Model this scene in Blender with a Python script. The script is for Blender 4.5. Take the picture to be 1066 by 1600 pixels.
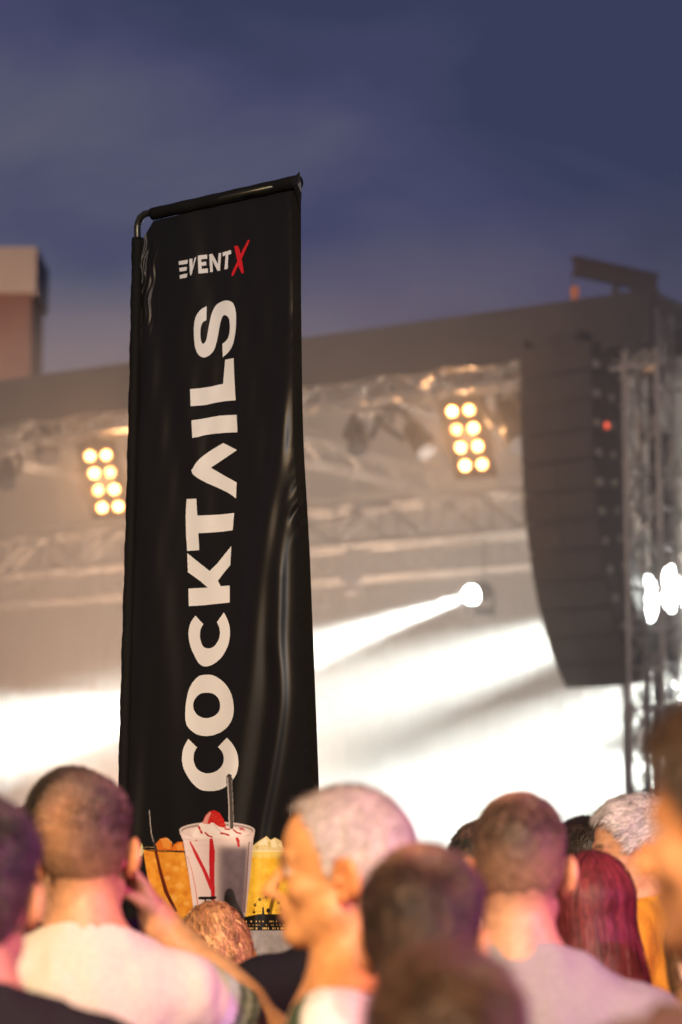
import bpy, bmesh, math, random
import numpy as np
from mathutils import Vector, Matrix
from mathutils.geometry import delaunay_2d_cdt
R = math.radians
random.seed(7); rng = np.random.default_rng(7)
scene = bpy.context.scene
for o in list(bpy.data.objects): bpy.data.objects.remove(o)
COL = scene.collection

# ---------------------------------------------------------------- camera
CAM_Z = 1.6; PITCH = math.atan(550/3777.8); FPX = 3777.8
cam_d = bpy.data.cameras.new('camera'); cam = bpy.data.objects.new('camera', cam_d); COL.objects.link(cam)
cam.location = (0, 0, CAM_Z); cam.rotation_euler = (R(90)+PITCH, 0, 0)
cam_d.sensor_fit = 'VERTICAL'; cam_d.sensor_height = 36; cam_d.sensor_width = 24; cam_d.lens = 85
cam_d.clip_start = 0.1; cam_d.clip_end = 2000
cam_d.dof.use_dof = True; cam_d.dof.focus_distance = 7.15; cam_d.dof.aperture_fstop = 2.75
cam_d.dof.aperture_blades = 0
scene.camera = cam
scene.view_settings.view_transform = 'Standard'; scene.view_settings.look = 'None'
scene.view_settings.exposure = 0; scene.view_settings.gamma = 1
scene.render.resolution_x = 682; scene.render.resolution_y = 1024
cy = scene.cycles
cy.use_denoising = True
try: cy.denoiser = 'OPENIMAGEDENOISE'
except Exception: pass
cy.max_bounces = 5; cy.volume_bounces = 0; cy.diffuse_bounces = 3; cy.glossy_bounces = 3
cy.sample_clamp_indirect = 4; cy.caustics_reflective = False; cy.caustics_refractive = False

def at(px, py, Y):
    """world point seen at photo pixel (px,py), Y metres in front of the camera"""
    u = (px-533)/FPX; v = (800-py)/FPX
    dx = u; dy = math.cos(PITCH)-v*math.sin(PITCH); dz = math.sin(PITCH)+v*math.cos(PITCH)
    t = Y/dy
    return Vector((dx*t, Y, CAM_Z+dz*t))

# ---------------------------------------------------------------- world: dusk sky with drifting cloud
w = bpy.data.worlds.new('World'); scene.world = w; w.use_nodes = True
nt = w.node_tree; N = nt.nodes; L = nt.links
for n in list(N): N.remove(n)
out = N.new('ShaderNodeOutputWorld'); bg = N.new('ShaderNodeBackground'); L.new(bg.outputs[0], out.inputs[0])
sky = N.new('ShaderNodeTexSky'); sky.sky_type = 'NISHITA'; sky.sun_disc = False
sky.sun_elevation = R(-4); sky.sun_rotation = R(200)
skm = N.new('ShaderNodeVectorMath'); skm.operation = 'SCALE'; skm.inputs['Scale'].default_value = 0.12
L.new(sky.outputs[0], skm.inputs[0])
tc = N.new('ShaderNodeTexCoord'); sep = N.new('ShaderNodeSeparateXYZ'); L.new(tc.outputs['Generated'], sep.inputs[0])
mpn = N.new('ShaderNodeMapping'); mpn.inputs['Scale'].default_value = (2.2, 2.2, 4.2); mpn.inputs['Rotation'].default_value = (0.0, R(-22), 0)
mpn.inputs['Location'].default_value = (3.1, 0, 1.7)
L.new(tc.outputs['Generated'], mpn.inputs[0])
cn = N.new('ShaderNodeTexNoise'); cn.inputs['Scale'].default_value = 3.0; cn.inputs['Detail'].default_value = 5; cn.inputs['Roughness'].default_value = .5; cn.inputs['Distortion'].default_value = .35
L.new(mpn.outputs[0], cn.inputs['Vector'])
# elevation ramp: cloud deck is lit from below by the town near the horizon
mr = N.new('ShaderNodeMapRange'); mr.inputs['From Min'].default_value = math.sin(R(9)); mr.inputs['From Max'].default_value = math.sin(R(21))
L.new(sep.outputs['Z'], mr.inputs['Value'])
rx = N.new('ShaderNodeMath'); rx.operation = 'MULTIPLY_ADD'; L.new(sep.outputs['X'], rx.inputs[0]); rx.inputs[1].default_value = 2.3
L.new(mr.outputs[0], rx.inputs[2])
nz = N.new('ShaderNodeMath'); nz.operation = 'MULTIPLY_ADD'; L.new(cn.outputs['Fac'], nz.inputs[0]); nz.inputs[1].default_value = -1.7
L.new(rx.outputs[0], nz.inputs[2])
ramp = N.new('ShaderNodeValToRGB'); L.new(nz.outputs[0], ramp.inputs[0])
e = ramp.color_ramp.elements
off = .97
mrr = N.new('ShaderNodeMath'); mrr.operation = 'ADD'; mrr.inputs[1].default_value = off; L.new(nz.outputs[0], mrr.inputs[0]); L.new(mrr.outputs[0], ramp.inputs[0])
e[0].position = 0.0; e[0].color = (.135, .122, .165, 1)
e[1].position = 1.0; e[1].color = (.038, .047, .100, 1)
m = e.new(.35); m.color = (.086, .092, .152, 1)
m = e.new(.65); m.color = (.058, .062, .135, 1)
add = N.new('ShaderNodeVectorMath'); add.operation = 'ADD'; L.new(skm.outputs[0], add.inputs[0]); L.new(ramp.outputs[0], add.inputs[1])
L.new(add.outputs[0], bg.inputs['Color']); bg.inputs['Strength'].default_value = 1.0

# ---------------------------------------------------------------- lamps
def lamp(name, kind, loc, target, color, power, size=0.3, cone=60, blend=.5):
    d = bpy.data.lights.new(name, kind); o = bpy.data.objects.new(name, d); COL.objects.link(o)
    o.location = loc; o.rotation_euler = (Vector(target)-Vector(loc)).to_track_quat('-Z', 'Y').to_euler()
    d.color = color; d.energy = power
    if kind == 'SPOT':
        d.spot_size = R(cone); d.spot_blend = blend; d.shadow_soft_size = size
    elif kind == 'POINT': d.shadow_soft_size = size
    elif kind == 'AREA': d.size = size
    return o
# festival floodlights over the crowd
lamp('crowd_flood', 'SPOT', (-1.9, -2.3, 6.0), (0.2, 4.3, 1.4), (1, .64, .32), 3900, .25, 54, .8)
lamp('front_flood', 'SPOT', (1.5, -9, 6.0), (-.6, 8, 2.5), (1, .94, .93), 4500, .4, 40, .5)
lamp('magenta_wash', 'SPOT', (4.6, 1.9, 3.3), (.2, 3.7, 1.55), (1, .15, .72), 1050, .12, 50, .5)

# ---------------------------------------------------------------- helpers
def tag(o, label=None, cat=None, group=None, kind=None):
    if label: o['label'] = label
    if cat: o['category'] = cat
    if group: o['group'] = group
    if kind: o['kind'] = kind
    return o
def empty(name, loc, rz=0):
    o = bpy.data.objects.new(name, None); COL.objects.link(o); o.location = loc; o.rotation_euler = (0, 0, rz)
    o.empty_display_size = .1
    return o
def link(name, me, mat, parent=None, smooth=False, world=True):
    o = bpy.data.objects.new(name, me); COL.objects.link(o)
    for mm in (mat if isinstance(mat, (list, tuple)) else [mat]): me.materials.append(mm)
    if smooth:
        me.polygons.foreach_set('use_smooth', [True]*len(me.polygons))
    if parent is not None:
        o.parent = parent
        if world: o.matrix_parent_inverse = wm(parent).inverted()
    return o
def wm(o):
    m = Matrix.Translation(o.location) @ o.rotation_euler.to_matrix().to_4x4()
    if o.parent is not None: m = wm(o.parent) @ o.matrix_parent_inverse @ m
    return m
class MB:
    """collects boxes, bars and tubes in world space"""
    def __init__(s): s.bm = bmesh.new()
    def box(s, c, size, rot=None, bevel=0):
        r = bmesh.ops.create_cube(s.bm, size=1.0)
        vs = r['verts']
        M = Matrix.Translation(c) @ (rot.to_4x4() if rot is not None else Matrix.Identity(4)) @ Matrix.Diagonal((*size, 1))
        bmesh.ops.transform(s.bm, matrix=M, verts=vs)
        if bevel:
            es = list({e for v in vs for e in v.link_edges})
            bmesh.ops.bevel(s.bm, geom=es, offset=bevel, segments=2, affect='EDGES', profile=.6)
        return s
    def bar(s, a, b, r, n=8, r2=None, caps=True):
        a = Vector(a); b = Vector(b); d = b-a
        q = d.to_track_quat('Z', 'Y').to_matrix().to_4x4()
        M = Matrix.Translation((a+b)/2) @ q
        bmesh.ops.create_cone(s.bm, cap_ends=caps, segments=n, radius1=r, radius2=r if r2 is None else r2, depth=d.length, matrix=M)
        return s
    def ball(s, c, r, sc=(1, 1, 1), n=12):
        M = Matrix.Translation(c) @ Matrix.Diagonal((*sc, 1))
        bmesh.ops.create_uvsphere(s.bm, u_segments=n, v_segments=max(6, n*2//3), radius=r, matrix=M); return s
    def tube(s, pts, r, n=10, rs=None):
        pts = [Vector(p) for p in pts]; rings = []
        up = Vector((0.03, 0.2, 1)).normalized()
        for i, p in enumerate(pts):
            t = (pts[min(i+1, len(pts)-1)]-pts[max(i-1, 0)]).normalized()
            if abs(t.dot(up)) > .95: up = Vector((1, 0.1, 0)) if abs(t.x) < .8 else Vector((0, 1, 0))
            x = t.cross(up).normalized(); y = x.cross(t).normalized(); up = y
            rr = rs[i] if rs else r
            rings.append([s.bm.verts.new(p+x*math.cos(2*math.pi*k/n)*rr+y*math.sin(2*math.pi*k/n)*rr) for k in range(n)])
        for a, b in zip(rings, rings[1:]):
            for k in range(n): s.bm.faces.new((a[k], a[(k+1) % n], b[(k+1) % n], b[k]))
        s.bm.faces.new(rings[0][::-1]); s.bm.faces.new(rings[-1])
        return s
    def poly(s, pts):
        s.bm.faces.new([s.bm.verts.new(p) for p in pts]); return s
    def build(s, name, mat, parent=None, smooth=False):
        bmesh.ops.recalc_face_normals(s.bm, faces=s.bm.faces)
        me = bpy.data.meshes.new(name); s.bm.to_mesh(me); s.bm.free()
        return link(name, me, mat, parent, smooth)

MATS = {}
def mat(name, color, rough=.6, metal=0, noise=0, scale=20, bump=0, emit=None, estr=0, spec=.5, sheen=0, attr=None, sss=0):
    if name in MATS: return MATS[name]
    m = bpy.data.materials.new(name); m.use_nodes = True; nt = m.node_tree; b = nt.nodes['Principled BSDF']
    b.inputs['Base Color'].default_value = (*color, 1); b.inputs['Roughness'].default_value = rough; b.inputs['Metallic'].default_value = metal
    b.inputs['Specular IOR Level'].default_value = spec
    if sheen: b.inputs['Sheen Weight'].default_value = sheen
    if sss:
        b.inputs['Subsurface Weight'].default_value = sss; b.inputs['Subsurface Radius'].default_value = (.012, .005, .003); b.inputs['Subsurface Scale'].default_value = 1
    src = None
    if attr:
        a = nt.nodes.new('ShaderNodeAttribute'); a.attribute_name = attr; src = a.outputs['Color']
    tcn = nt.nodes.new('ShaderNodeTexCoord'); nn = nt.nodes.new('ShaderNodeTexNoise'); nn.inputs['Scale'].default_value = scale; nn.inputs['Detail'].default_value = 5
    nt.links.new(tcn.outputs['Object'], nn.inputs['Vector'])
    if noise or attr:
        mr = nt.nodes.new('ShaderNodeMapRange'); mr.inputs['To Min'].default_value = 1-noise; mr.inputs['To Max'].default_value = 1+noise
        mr.inputs['From Min'].default_value = .3; mr.inputs['From Max'].default_value = .7
        nt.links.new(nn.outputs['Fac'], mr.inputs['Value'])
        sc = nt.nodes.new('ShaderNodeVectorMath'); sc.operation = 'SCALE'
        if src is not None: nt.links.new(src, sc.inputs[0])
        else: sc.inputs[0].default_value = color
        nt.links.new(mr.outputs[0], sc.inputs['Scale']); nt.links.new(sc.outputs[0], b.inputs['Base Color'])
    if bump:
        bp = nt.nodes.new('ShaderNodeBump'); bp.inputs['Strength'].default_value = bump; bp.inputs['Distance'].default_value = .01
        nt.links.new(nn.outputs['Fac'], bp.inputs['Height']); nt.links.new(bp.outputs[0], b.inputs['Normal'])
    if emit: b.inputs['Emission Color'].default_value = (*emit, 1); b.inputs['Emission Strength'].default_value = estr
    MATS[name] = m; return m
_IT = {}
def interp(tab, y):
    k = id(tab)
    if k not in _IT:
        g = np.arange(200, 1800, 4.); v = np.interp(g, [t[0] for t in tab], [t[1] for t in tab])
        p = np.pad(v, 40, 'edge')
        if len(tab) > 9: ker = np.hanning(27); ker /= ker.sum(); v = np.convolve(p, ker, 'same')[40:-40]
        _IT[k] = (g, v, tab)
    return np.interp(y, _IT[k][0], _IT[k][1])
# ================================================================ setting: ground
g = MB(); g.poly([(-400, -60, 0), (400, -60, 0), (400, 900, 0), (-400, 900, 0)])
m_ground = mat('asphalt', (.05, .048, .045), .85, noise=.3, scale=3, bump=.4)
tag(g.build('ground', m_ground), kind='structure')

# ================================================================ the stage
SO = Vector((2.86, 30.3, 0)); SD = Vector((-.84, .5426, 0)).normalized(); SN = Vector((.5426, .84, 0)).normalized()
SR = Matrix((SD, SN, Vector((0, 0, 1)))).transposed()      # stage axes -> world
def st(s, n, z): return SO+SD*s+SN*n+Vector((0, 0, z))
m_alu = mat('aluminium', (.40, .37, .34), .5, .6, noise=.15, scale=6)
m_dark = mat('black_steel', (.03, .028, .027), .5, .3, noise=.2)
m_canvas = mat('dark_canvas', (.045, .038, .035), .8, noise=.25, scale=2, bump=.3)
m_cloth = mat('backdrop_cloth', (.32, .29, .26), .9, noise=.12, scale=1.5)
m_deck = mat('stage_deck', (.06, .055, .05), .7, noise=.3)
stage = tag(empty('stage', st(4, 5, 0), math.atan2(SD.y, SD.x)), 'large dark roofed concert stage filled with smoke behind the banner', 'stage')
def truss(mb, a, b, wv, hv, step=.5, r=.025, rd=.014):
    """box truss from a to b; wv, hv span its section"""
    a = Vector(a); b = Vector(b); wv = Vector(wv); hv = Vector(hv)
    cs = [(-.5, -.5), (.5, -.5), (.5, .5), (-.5, .5)]
    for c in cs: mb.bar(a+wv*c[0]+hv*c[1], b+wv*c[0]+hv*c[1], r, 6)
    n = max(1, int((b-a).length/step))
    for i in range(n):
        p = a.lerp(b, i/n); q = a.lerp(b, (i+1)/n)
        for k in range(4):
            c, d = cs[k], cs[(k+1) % 4]
            P = p+wv*c[0]+hv*c[1]; Q = q+wv*d[0]+hv*d[1]
            if i % 2: P = p+wv*d[0]+hv*d[1]; Q = q+wv*c[0]+hv*c[1]
            mb.bar(P, Q, rd, 5)
            mb.bar(p+wv*c[0]+hv*c[1], p+wv*d[0]+hv*d[1], rd, 5)
Z = Vector((0, 0, 1))
S0, S1 = -1.35, 25.
# roof: thick canvas fascia, sheet sloping back
rb = MB()
def sbox(mb, s0, s1, n0, n1, z0, z1, bevel=0):
    mb.box(st((s0+s1)/2, (n0+n1)/2, (z0+z1)/2), (s1-s0, n1-n0, z1-z0), SR, bevel)
# scalloped fascia sheet hanging from the roof edge
bm = rb.bm; rows = []
for i in range(160):
    s = S0+(S1-S0)*i/159; wob = .03*math.sin(s*7)+.02*math.sin(s*17+1)
    rows.append([bm.verts.new(st(s, -.25+wob*k, z)) for k, z in ((0, 8.68), (.6, 8.4), (1, 8.15), (1.2, 7.99+.02*math.sin(s*5.2)))])
for a, b in zip(rows, rows[1:]):
    for k in range(3): bm.faces.new((a[k], b[k], b[k+1], a[k+1]))
sbox(rb, S0, S1, -.2, 11.5, 8.55, 8.67)
sbox(rb, S0-8, S0-.01, .45, 11.5, 8.2, 8.3); sbox(rb, S0-8, S0-.01, .40, .45, 7.95, 8.3)
rb.build('roof_canopy', m_canvas, stage, True)
tb = MB(); truss(tb, st(S0, .25, 7.96), st(S1, .25, 7.96), SN*.4, Z*.34, .5, .035, .02); tb.build('front_truss', m_alu, stage)
for nn, zz in ((4.2, 6.75), (7.5, 6.7)):
    tb = MB(); truss(tb, st(S0, nn, zz), st(S1, nn, zz), SN*.5, Z*.6, .8, .04, .03); tb.build('lighting_truss', m_alu, stage)
for s in (S0+.3, 15.5):
    for nn in (.25, 10.5):
        tb = MB(); truss(tb, st(s, nn, 0), st(s, nn, 8.5), SD*.45, SN*.45, .5, .03, .018); tb.build('roof_tower', m_alu, stage)
for s in (-.6, 3, 7, 11):
    tb = MB(); truss(tb, st(s, .5, 8.1), st(s, 10.3, 8.1), SD*.35, Z*.35, .6, .03, .018); tb.build('roof_truss', m_alu, stage)
db = MB(); sbox(db, S0, S1, -.5, 11, 1.15, 1.3); sbox(db, S0, S1, -.45, -.4, 0, 1.15); db.build('deck', m_deck, stage)
# pleated backdrop
bb = MB(); bm = bb.bm; rows = []
for i in range(600):
    s = S0-8+(S1-S0+8)*i/599; wob = .06*math.sin(s*9)+.03*math.sin(s*23)
    rows.append([bm.verts.new(st(s, 10.9+wob, z)) for z in (1.3, 8.5)])
for a, b in zip(rows, rows[1:]): bm.faces.new((a[0], b[0], b[1], a[1]))
bb.build('backdrop', m_cloth, stage, True)
# right wing: scaffold layers with pale boards
wg = MB()
for k in range(12):
    z = 1.6+k*.55
    wg.bar(st(-1.5, 2.6, z), st(-3.1, 2.6, z), .03, 6); wg.bar(st(-1.5, 3.8, z), st(-3.1, 3.8, z), .03, 6)
    wg.box(st(-2.3, 3.2, z), (1.5, 1.1, .10), SR)
for s in (-1.5, -3.1):
    for nn in (2.6, 3.8): wg.bar(st(s, nn, 0), st(s, nn, 8.3), .03, 8)
wg.build('wing_scaffold', m_alu, stage)

# ---------------------------------------------------------------- PA tower with hoist beam
m_tower = mat('dark_truss', (.07, .06, .055), .5, .5, noise=.2)
m_rust = mat('brown_steel', (.09, .06, .045), .6, .4, noise=.3, scale=8)
pt = at(1008, 1350, 31.2); TX, TY = pt.x, pt.y
tower = tag(empty('speaker_tower', (TX, TY, 0)), 'tall slim metal truss tower holding the hanging loudspeaker column', 'tower')
tw = MB(); truss(tw, (TX, TY, .1), (TX, TY, at(1010, 470, TY).z), (.40, 0, 0), (0, .36, 0), .8, .036, .012); tw.build('mast', m_tower, tower)
tw = MB(); tw.box((TX, TY, .06), (1.6, 1.6, .12), None, .02); tw.build('base_plate', m_dark, tower)
A = at(896, 421, 30.4); B = at(1027, 449, 31.3); zt = (A.z+B.z)/2+.06; A.z = zt; B.z = zt-.02
tw = MB(); d = (B-A).normalized(); rot = Matrix((d, Z.cross(d).normalized(), Z)).transposed()
for sgn in (-1, 1): tw.box((A+B)/2+Vector((0, 0, sgn*.105)), ((B-A).length, .14, .025), rot)
tw.box((A+B)/2, ((B-A).length-.02, .03, .20), rot)
tw.build('hoist_beam', m_rust, tower)
tw = MB()
for px, Yd in ((962, 30.9), (990, 31.0), (1022, 31.25)):
    p = at(px, 440, Yd); tw.box(Vector((p.x, p.y, zt-.25)), (.07, .07, .32), rot)
p = at(990, 476, 31.1); tw.box(Vector((p.x, p.y, zt-.42)), (.62, .4, .10), rot, .01)
tw.build('head_frame', m_rust, tower)
# second mast at the picture's right edge
p2 = at(1075, 1350, 31.6)
mast2 = tag(empty('truss_mast', (p2.x, p2.y, 0)), 'truss mast at the far right edge beside the speaker tower', 'mast')
tw = MB(); truss(tw, (p2.x, p2.y, .1), (p2.x, p2.y, 7.3), (.36, 0, 0), (0, .36, 0), .8, .034, .012); tw.build('mast', m_tower, mast2)
tw = MB(); tw.box((p2.x, p2.y, .05), (1.2, 1.2, .1), None, .02); tw.build('base_plate', m_dark, mast2)
# chain hoists
m_orange = mat('hoist_orange', (.75, .22, .04), .5, noise=.1)
def hoist(px, py, Y, lab, col):
    c = at(px, py, Y); h = tag(empty('chain_hoist', c), lab, 'hoist', 'chain hoists on the speaker tower')
    mb = MB(); mb.box(c, (.08, .10, .22), None, .02); mb.bar(c+Vector((.055, 0, .04)), c+Vector((-.055, 0, .04)), .04, 12); mb.build('motor_body', col, h)
    mb = MB(); mb.bar(c+Z*.08, Vector((c.x, c.y, zt-.07)), .012, 6); mb.bar(c-Z*.08, c-Z*.5, .012, 6); mb.build('chain', m_dark, h)
hoist(898, 461, 30.45, 'small orange chain hoist hanging from the tip of the beam', m_orange)
hoist(976, 487, 30.9, 'pale chain hoist hanging under the beam close to the tower', mat('hoist_pale', (.6, .35, .28), .5, noise=.1))

# ---------------------------------------------------------------- line array
m_cab = mat('speaker_paint', (.025, .022, .021), .6, noise=.25, scale=10, bump=.2)
m_grille = mat('speaker_grille', (.052, .044, .040), .5, .3, noise=.25, scale=60, bump=.6)
al = R(41); FN = Vector((-math.sin(al), -math.cos(al), 0)); FW = Vector((math.cos(al), -math.sin(al), 0))
top = at(868, 541, 30.0)           # top centre of the front face
arr = tag(empty('line_array', top), 'curved column of dark loudspeaker cabinets hanging beside the stage', 'loudspeaker')
tilts = [0, 0, 1, 2, 4, 6.5, 10, 14, 18.5, 24, 30.5, 38]
h = .372; Wc = 1.12; Dp = .88; pos = top.copy()
for i, tdeg in enumerate(tilts):
    t = R(tdeg); up = Z*math.cos(t)+FN*math.sin(t); nrm = FN*math.cos(t)-Z*math.sin(t)
    nrm = FN*math.cos(t)-Z*math.sin(t); up = nrm.cross(FW)*-1
    if up.z < 0: up = -up
    c = pos-up*h/2
    mb = MB(); bm = mb.bm; hh = h/2-.008
    vs = []
    for dd, hs in ((0, 1), (-Dp*.55, 1), (-Dp, .75)):
        for wx, hz in ((-1, -1), (1, -1), (1, 1), (-1, 1)):
            ww = Wc/2 if dd == 0 or dd > -Dp else Wc/2*.8
            vs.append(bm.verts.new(c+nrm*dd+FW*wx*ww+up*hz*hh*hs))
    for k in range(2):
        for j in range(4): bm.faces.new((vs[k*4+j], vs[k*4+(j+1) % 4], vs[k*4+4+(j+1) % 4], vs[k*4+4+j]))
    bm.faces.new(vs[8:12]); bm.faces.new(vs[0:4])
    cab = mb.build('cabinet', m_cab, arr)
    rot = Matrix((FW, nrm, up)).transposed()
    mb = MB()
    for sx in (-1, 1): mb.box(c+nrm*.012+FW*sx*Wc*.25, (Wc*.46, .02, h*.92), rot, .004)
    mb.box(c+nrm*.006, (Wc*.98, .01, h*.955), rot)
    mb.build('grille', m_grille, cab)
    for sx in (-1, 1):
        for dd in (-.08, -.42):
            mb = MB(); mb.box(c+nrm*dd+FW*sx*(Wc/2*(1 if dd > -.4 else .97)+.012)-up*h*.30, (.03, .10, .09), rot, .006)
            mb.build('rigging_bracket', m_alu, cab)
    pos = pos-up*h
mb = MB(); cT = top-FN*.3
rot = Matrix((FW, FN, Z)).transposed()
for sx in (-1, 1): mb.box(cT+FW*sx*.42+Z*.08, (.06, .9, .1), rot)
mb.box(cT+Z*.1+FN*.2, (.9, .06, .08), rot); mb.box(cT+Z*.1-FN*.25, (.9, .06, .08), rot)
mb.bar(cT+Z*.1, Vector((cT.x, cT.y, zt-.55)), .02, 8)
mb.bar(cT+Z*.12+FN*.3, Vector((at(898, 480, 30.45).x, 30.45, at(898, 480, 30.45).z)), .012, 6)
mb.build('flying_frame', m_dark, arr)
c = at(947, 665, 29.86)
mb = MB(); mb.ball(c, .045, n=12); mb.build('status_light', mat('red_led', (.6, .05, .02), .4, emit=(1, .12, .05), estr=1.6), arr)

# ---------------------------------------------------------------- blinders
m_house = mat('lamp_housing', (.035, .022, .02), .5, noise=.2)
m_bulbs = [mat('warm_bulb'+t_, (.9, .6, .3), .4, emit=(1, .47, .14), estr=e_) for t_, e_ in (('', 20), ('_bright', 28), ('_dim', 11))]
m_refl = mat('amber_reflector', (.7, .30, .10), .35, .6)
def blinder(px0, py0, Y, lab, tilt):
    c0 = at(px0, py0, Y)
    o = tag(empty('blinder_light', c0), lab, 'stage light', 'glowing eight-lamp blinders under the stage roof')
    view = (Vector((0, 0, 1.6))-c0).normalized()
    rt = view.cross(Z).normalized()*-1; rt = Z.cross(view).normalized(); rt = rt if rt.x > 0 else -rt
    up = rt.cross(view); up = up if up.z > 0 else -up
    a = R(tilt); r2 = rt*math.cos(a*.35)+up*math.sin(a*.35); u2 = up*math.cos(a)-rt*math.sin(a)
    rot = Matrix((r2, view, u2)).transposed()
    sx, sz = .235, .258
    mb = MB(); mb.box(c0-view*.12, (.60, .2, 1.16), rot, .02); mb.build('housing', m_house, o)
    mb = MB()
    for s in (-1, 1): mb.box(c0-view*.1+r2*s*.33, (.02, .16, .5), rot)
    top = c0+u2*.62-view*.1; mb.bar(top-u2*.05, Vector((top.x, top.y, 7.85)), .025, 8); mb.box(c0-view*.1+u2*.6, (.68, .05, .03), rot)
    mb.build('yoke', m_dark, o)
    lamp('blinder_glow', 'SPOT', c0+view*.3, c0+view*3, (1, .5, .2), 260, .15, 160, .5)
    for i in range(4):
        for j in (-1, 1):
            p = c0+u2*(1.5-i)*sz+r2*j*sx/2
            mb = MB(); mb.bar(p-view*.03, p+view*.03, .105, 20, .095); rf = mb.build('reflector', m_refl, o)
            mb = MB(); mb.ball(p+view*.02, .064, (1, 1, 1), 14); mb.build('bulb', random.choice((m_bulbs[0], m_bulbs[0], m_bulbs[1], m_bulbs[2])), rf)
blinder(730, 684, 33.0, 'glowing eight-lamp blinder between the banner and the loudspeaker column', 13)
blinder(163, 752, 35.0, 'glowing eight-lamp blinder left of the banner', 14)

# ---------------------------------------------------------------- moving heads
m_pale = mat('pale_fixture', (.62, .55, .50), .5, noise=.1)
m_lens = mat('beam_lens', (.9, .9, .9), .3, emit=(.95, 1, .93), estr=60)
def moving_head(px, py, Y, lab, lit=False, sway=0, scale=1., basem=None, group='moving head lights on the stage trusses', hang=7.8, aim=None):
    c = at(px, py, Y)
    o = tag(empty('moving_head_light', c), lab, 'stage light', group)
    S = scale; mb = MB(); mb.box(c, (.44*S, .3*S, .13*S), None, .03*S)
    mb.bar(c+Z*.06*S, Vector((c.x, c.y, hang)), .03*S, 8); mb.build('base', basem or m_pale, o)
    mb = MB()
    for s in (-1, 1): mb.tube([c+Vector((s*.16*S, 0, -.05*S)), c+Vector(((s*.2+sway*.3)*S, -.02, -.22*S)), c+Vector(((s*.18+sway)*S, -.04, -.42*S))], .045*S, 8)
    mb.build('yoke', m_dark, o)
    hc = c+Vector((sway*S, -.05, -.42*S)); dr = Vector(aim).normalized() if aim else Vector((sway*.8+.1, -.5, -.8)).normalized()
    mb = MB(); mb.bar(hc-dr*.22*S, hc+dr*.2*S, .13*S, 16, .15*S); mb.ball(hc-dr*.2*S, .13*S); mb.build('head', m_dark, o, True)
    mb = MB(); mb.bar(hc+dr*.2*S, hc+dr*.225*S, .13*S, 20); mb.build('lens', m_lens if lit else mat('dull_lens', (.05, .05, .06), .35), o)
    return hc+dr*.3*S, dr
moving_head(572, 641, 33.6, 'unlit moving head with a pale base hanging right of the banner', sway=-.12)
moving_head(612, 640, 33.9, 'dark moving head with swung arms, right of the pale based one', sway=.35, basem=m_dark, scale=1.1)
moving_head(778, 600, 32.6, 'dark moving head hanging close against the loudspeaker column', sway=.15, basem=m_dark, scale=1.45)
moving_head(60, 640, 36.5, 'dark moving head hanging at the far left end of the truss', sway=.1, basem=m_dark, scale=1.3)
moving_head(12, 700, 36.5, 'moving head with a pinkish pale base at the left edge', basem=m_pale)
c = at(550, 900, 37.5); fx = tag(empty('small_stage_lamp', c), 'small pale square lamp in the smoke right of the banner', 'stage light')
mb = MB(); mb.box(c, (.34, .2, .26), None, .04); mb.bar(c+Z*.1, c+Z*1.05*2.0, .02, 6); mb.build('body', m_pale, fx)
mb = MB(); mb.box(c-Z*.2, (.2, .16, .16), None, .03); mb.build('bracket', m_pale, fx)

# beam lights: white profiles raking the smoke
def beam(px, py, Y, to, power, cone, lab, color=(.95, 1, .92), blend=1.0, scale=1.0):
    c = at(px, py, Y); T = at(*to); d = (T-c).normalized()
    o = tag(empty('beam_light', c), lab, 'stage light', 'white beam lights burning in the stage smoke')
    mb = MB(); mb.bar(c-d*.3*scale, c, .14*scale, 18, .16*scale); mb.ball(c-d*.3*scale, .14*scale); mb.build('head', m_dark, o, True)
    mb = MB(); mb.bar(c-d*.02, c+d*.015*scale, .13*scale, 20); mb.ball(c+d*.01, .125*scale, n=16); mb.build('lens', m_lens, o)
    bx = MB(); bx.box(c-d*.3*scale-Z*.33, (.3, .3, .14), None, .02)
    for s in (-1, 1): bx.box(c-d*.2*scale-Z*.16+Vector((s*.2, 0, 0)), (.03, .12, .34))
    if px < 800: bx.bar(c-d*.3*scale+Z*.1, Vector(((c-d*.3).x, (c-d*.3).y, 6.5)), .012, 6)
    else: bx.bar(c-d*.3*scale-Z*.38, Vector(((c-d*.3).x, (c-d*.3).y, 1.3)), .03, 8)
    bx.build('yoke', m_dark, o)
    lamp('stage_beam', 'SPOT', c+d*.15*scale, T, color, power, .06, cone, blend)
PW = 4.2; FW = 1.4
beam(738, 929, 35.5, (360, 1060, 31.5), 20000*PW, 11.5, 'single white beam light shining left through the smoke, beside the loudspeaker column')
beam(330, 1085, 35.0, (-200, 1200, 32), 13000*PW, 28, 'unseen white beam light added behind the banner to brighten the smoke on the left')  # added out of sight to whiten the smoke at lower left
beam(1110, 925, 34.0, (480, 1120, 29.5), 22000*PW, 14.5, 'white beam light high beyond the right edge of the picture', scale=1.2)
beam(1437, 925, 33.0, (700, 1225, 31.0), 60000*PW, 15, 'white beam light far off to the right of the speaker tower')
beam(1210, 1150, 36.0, (500, 1330, 33), 26000*PW, 22, 'low white beam light on the far right of the stage')
m_strobe = mat('strobe_glow', (.9, .9, .9), .3, emit=(.97, 1, .95), estr=25)
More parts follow.
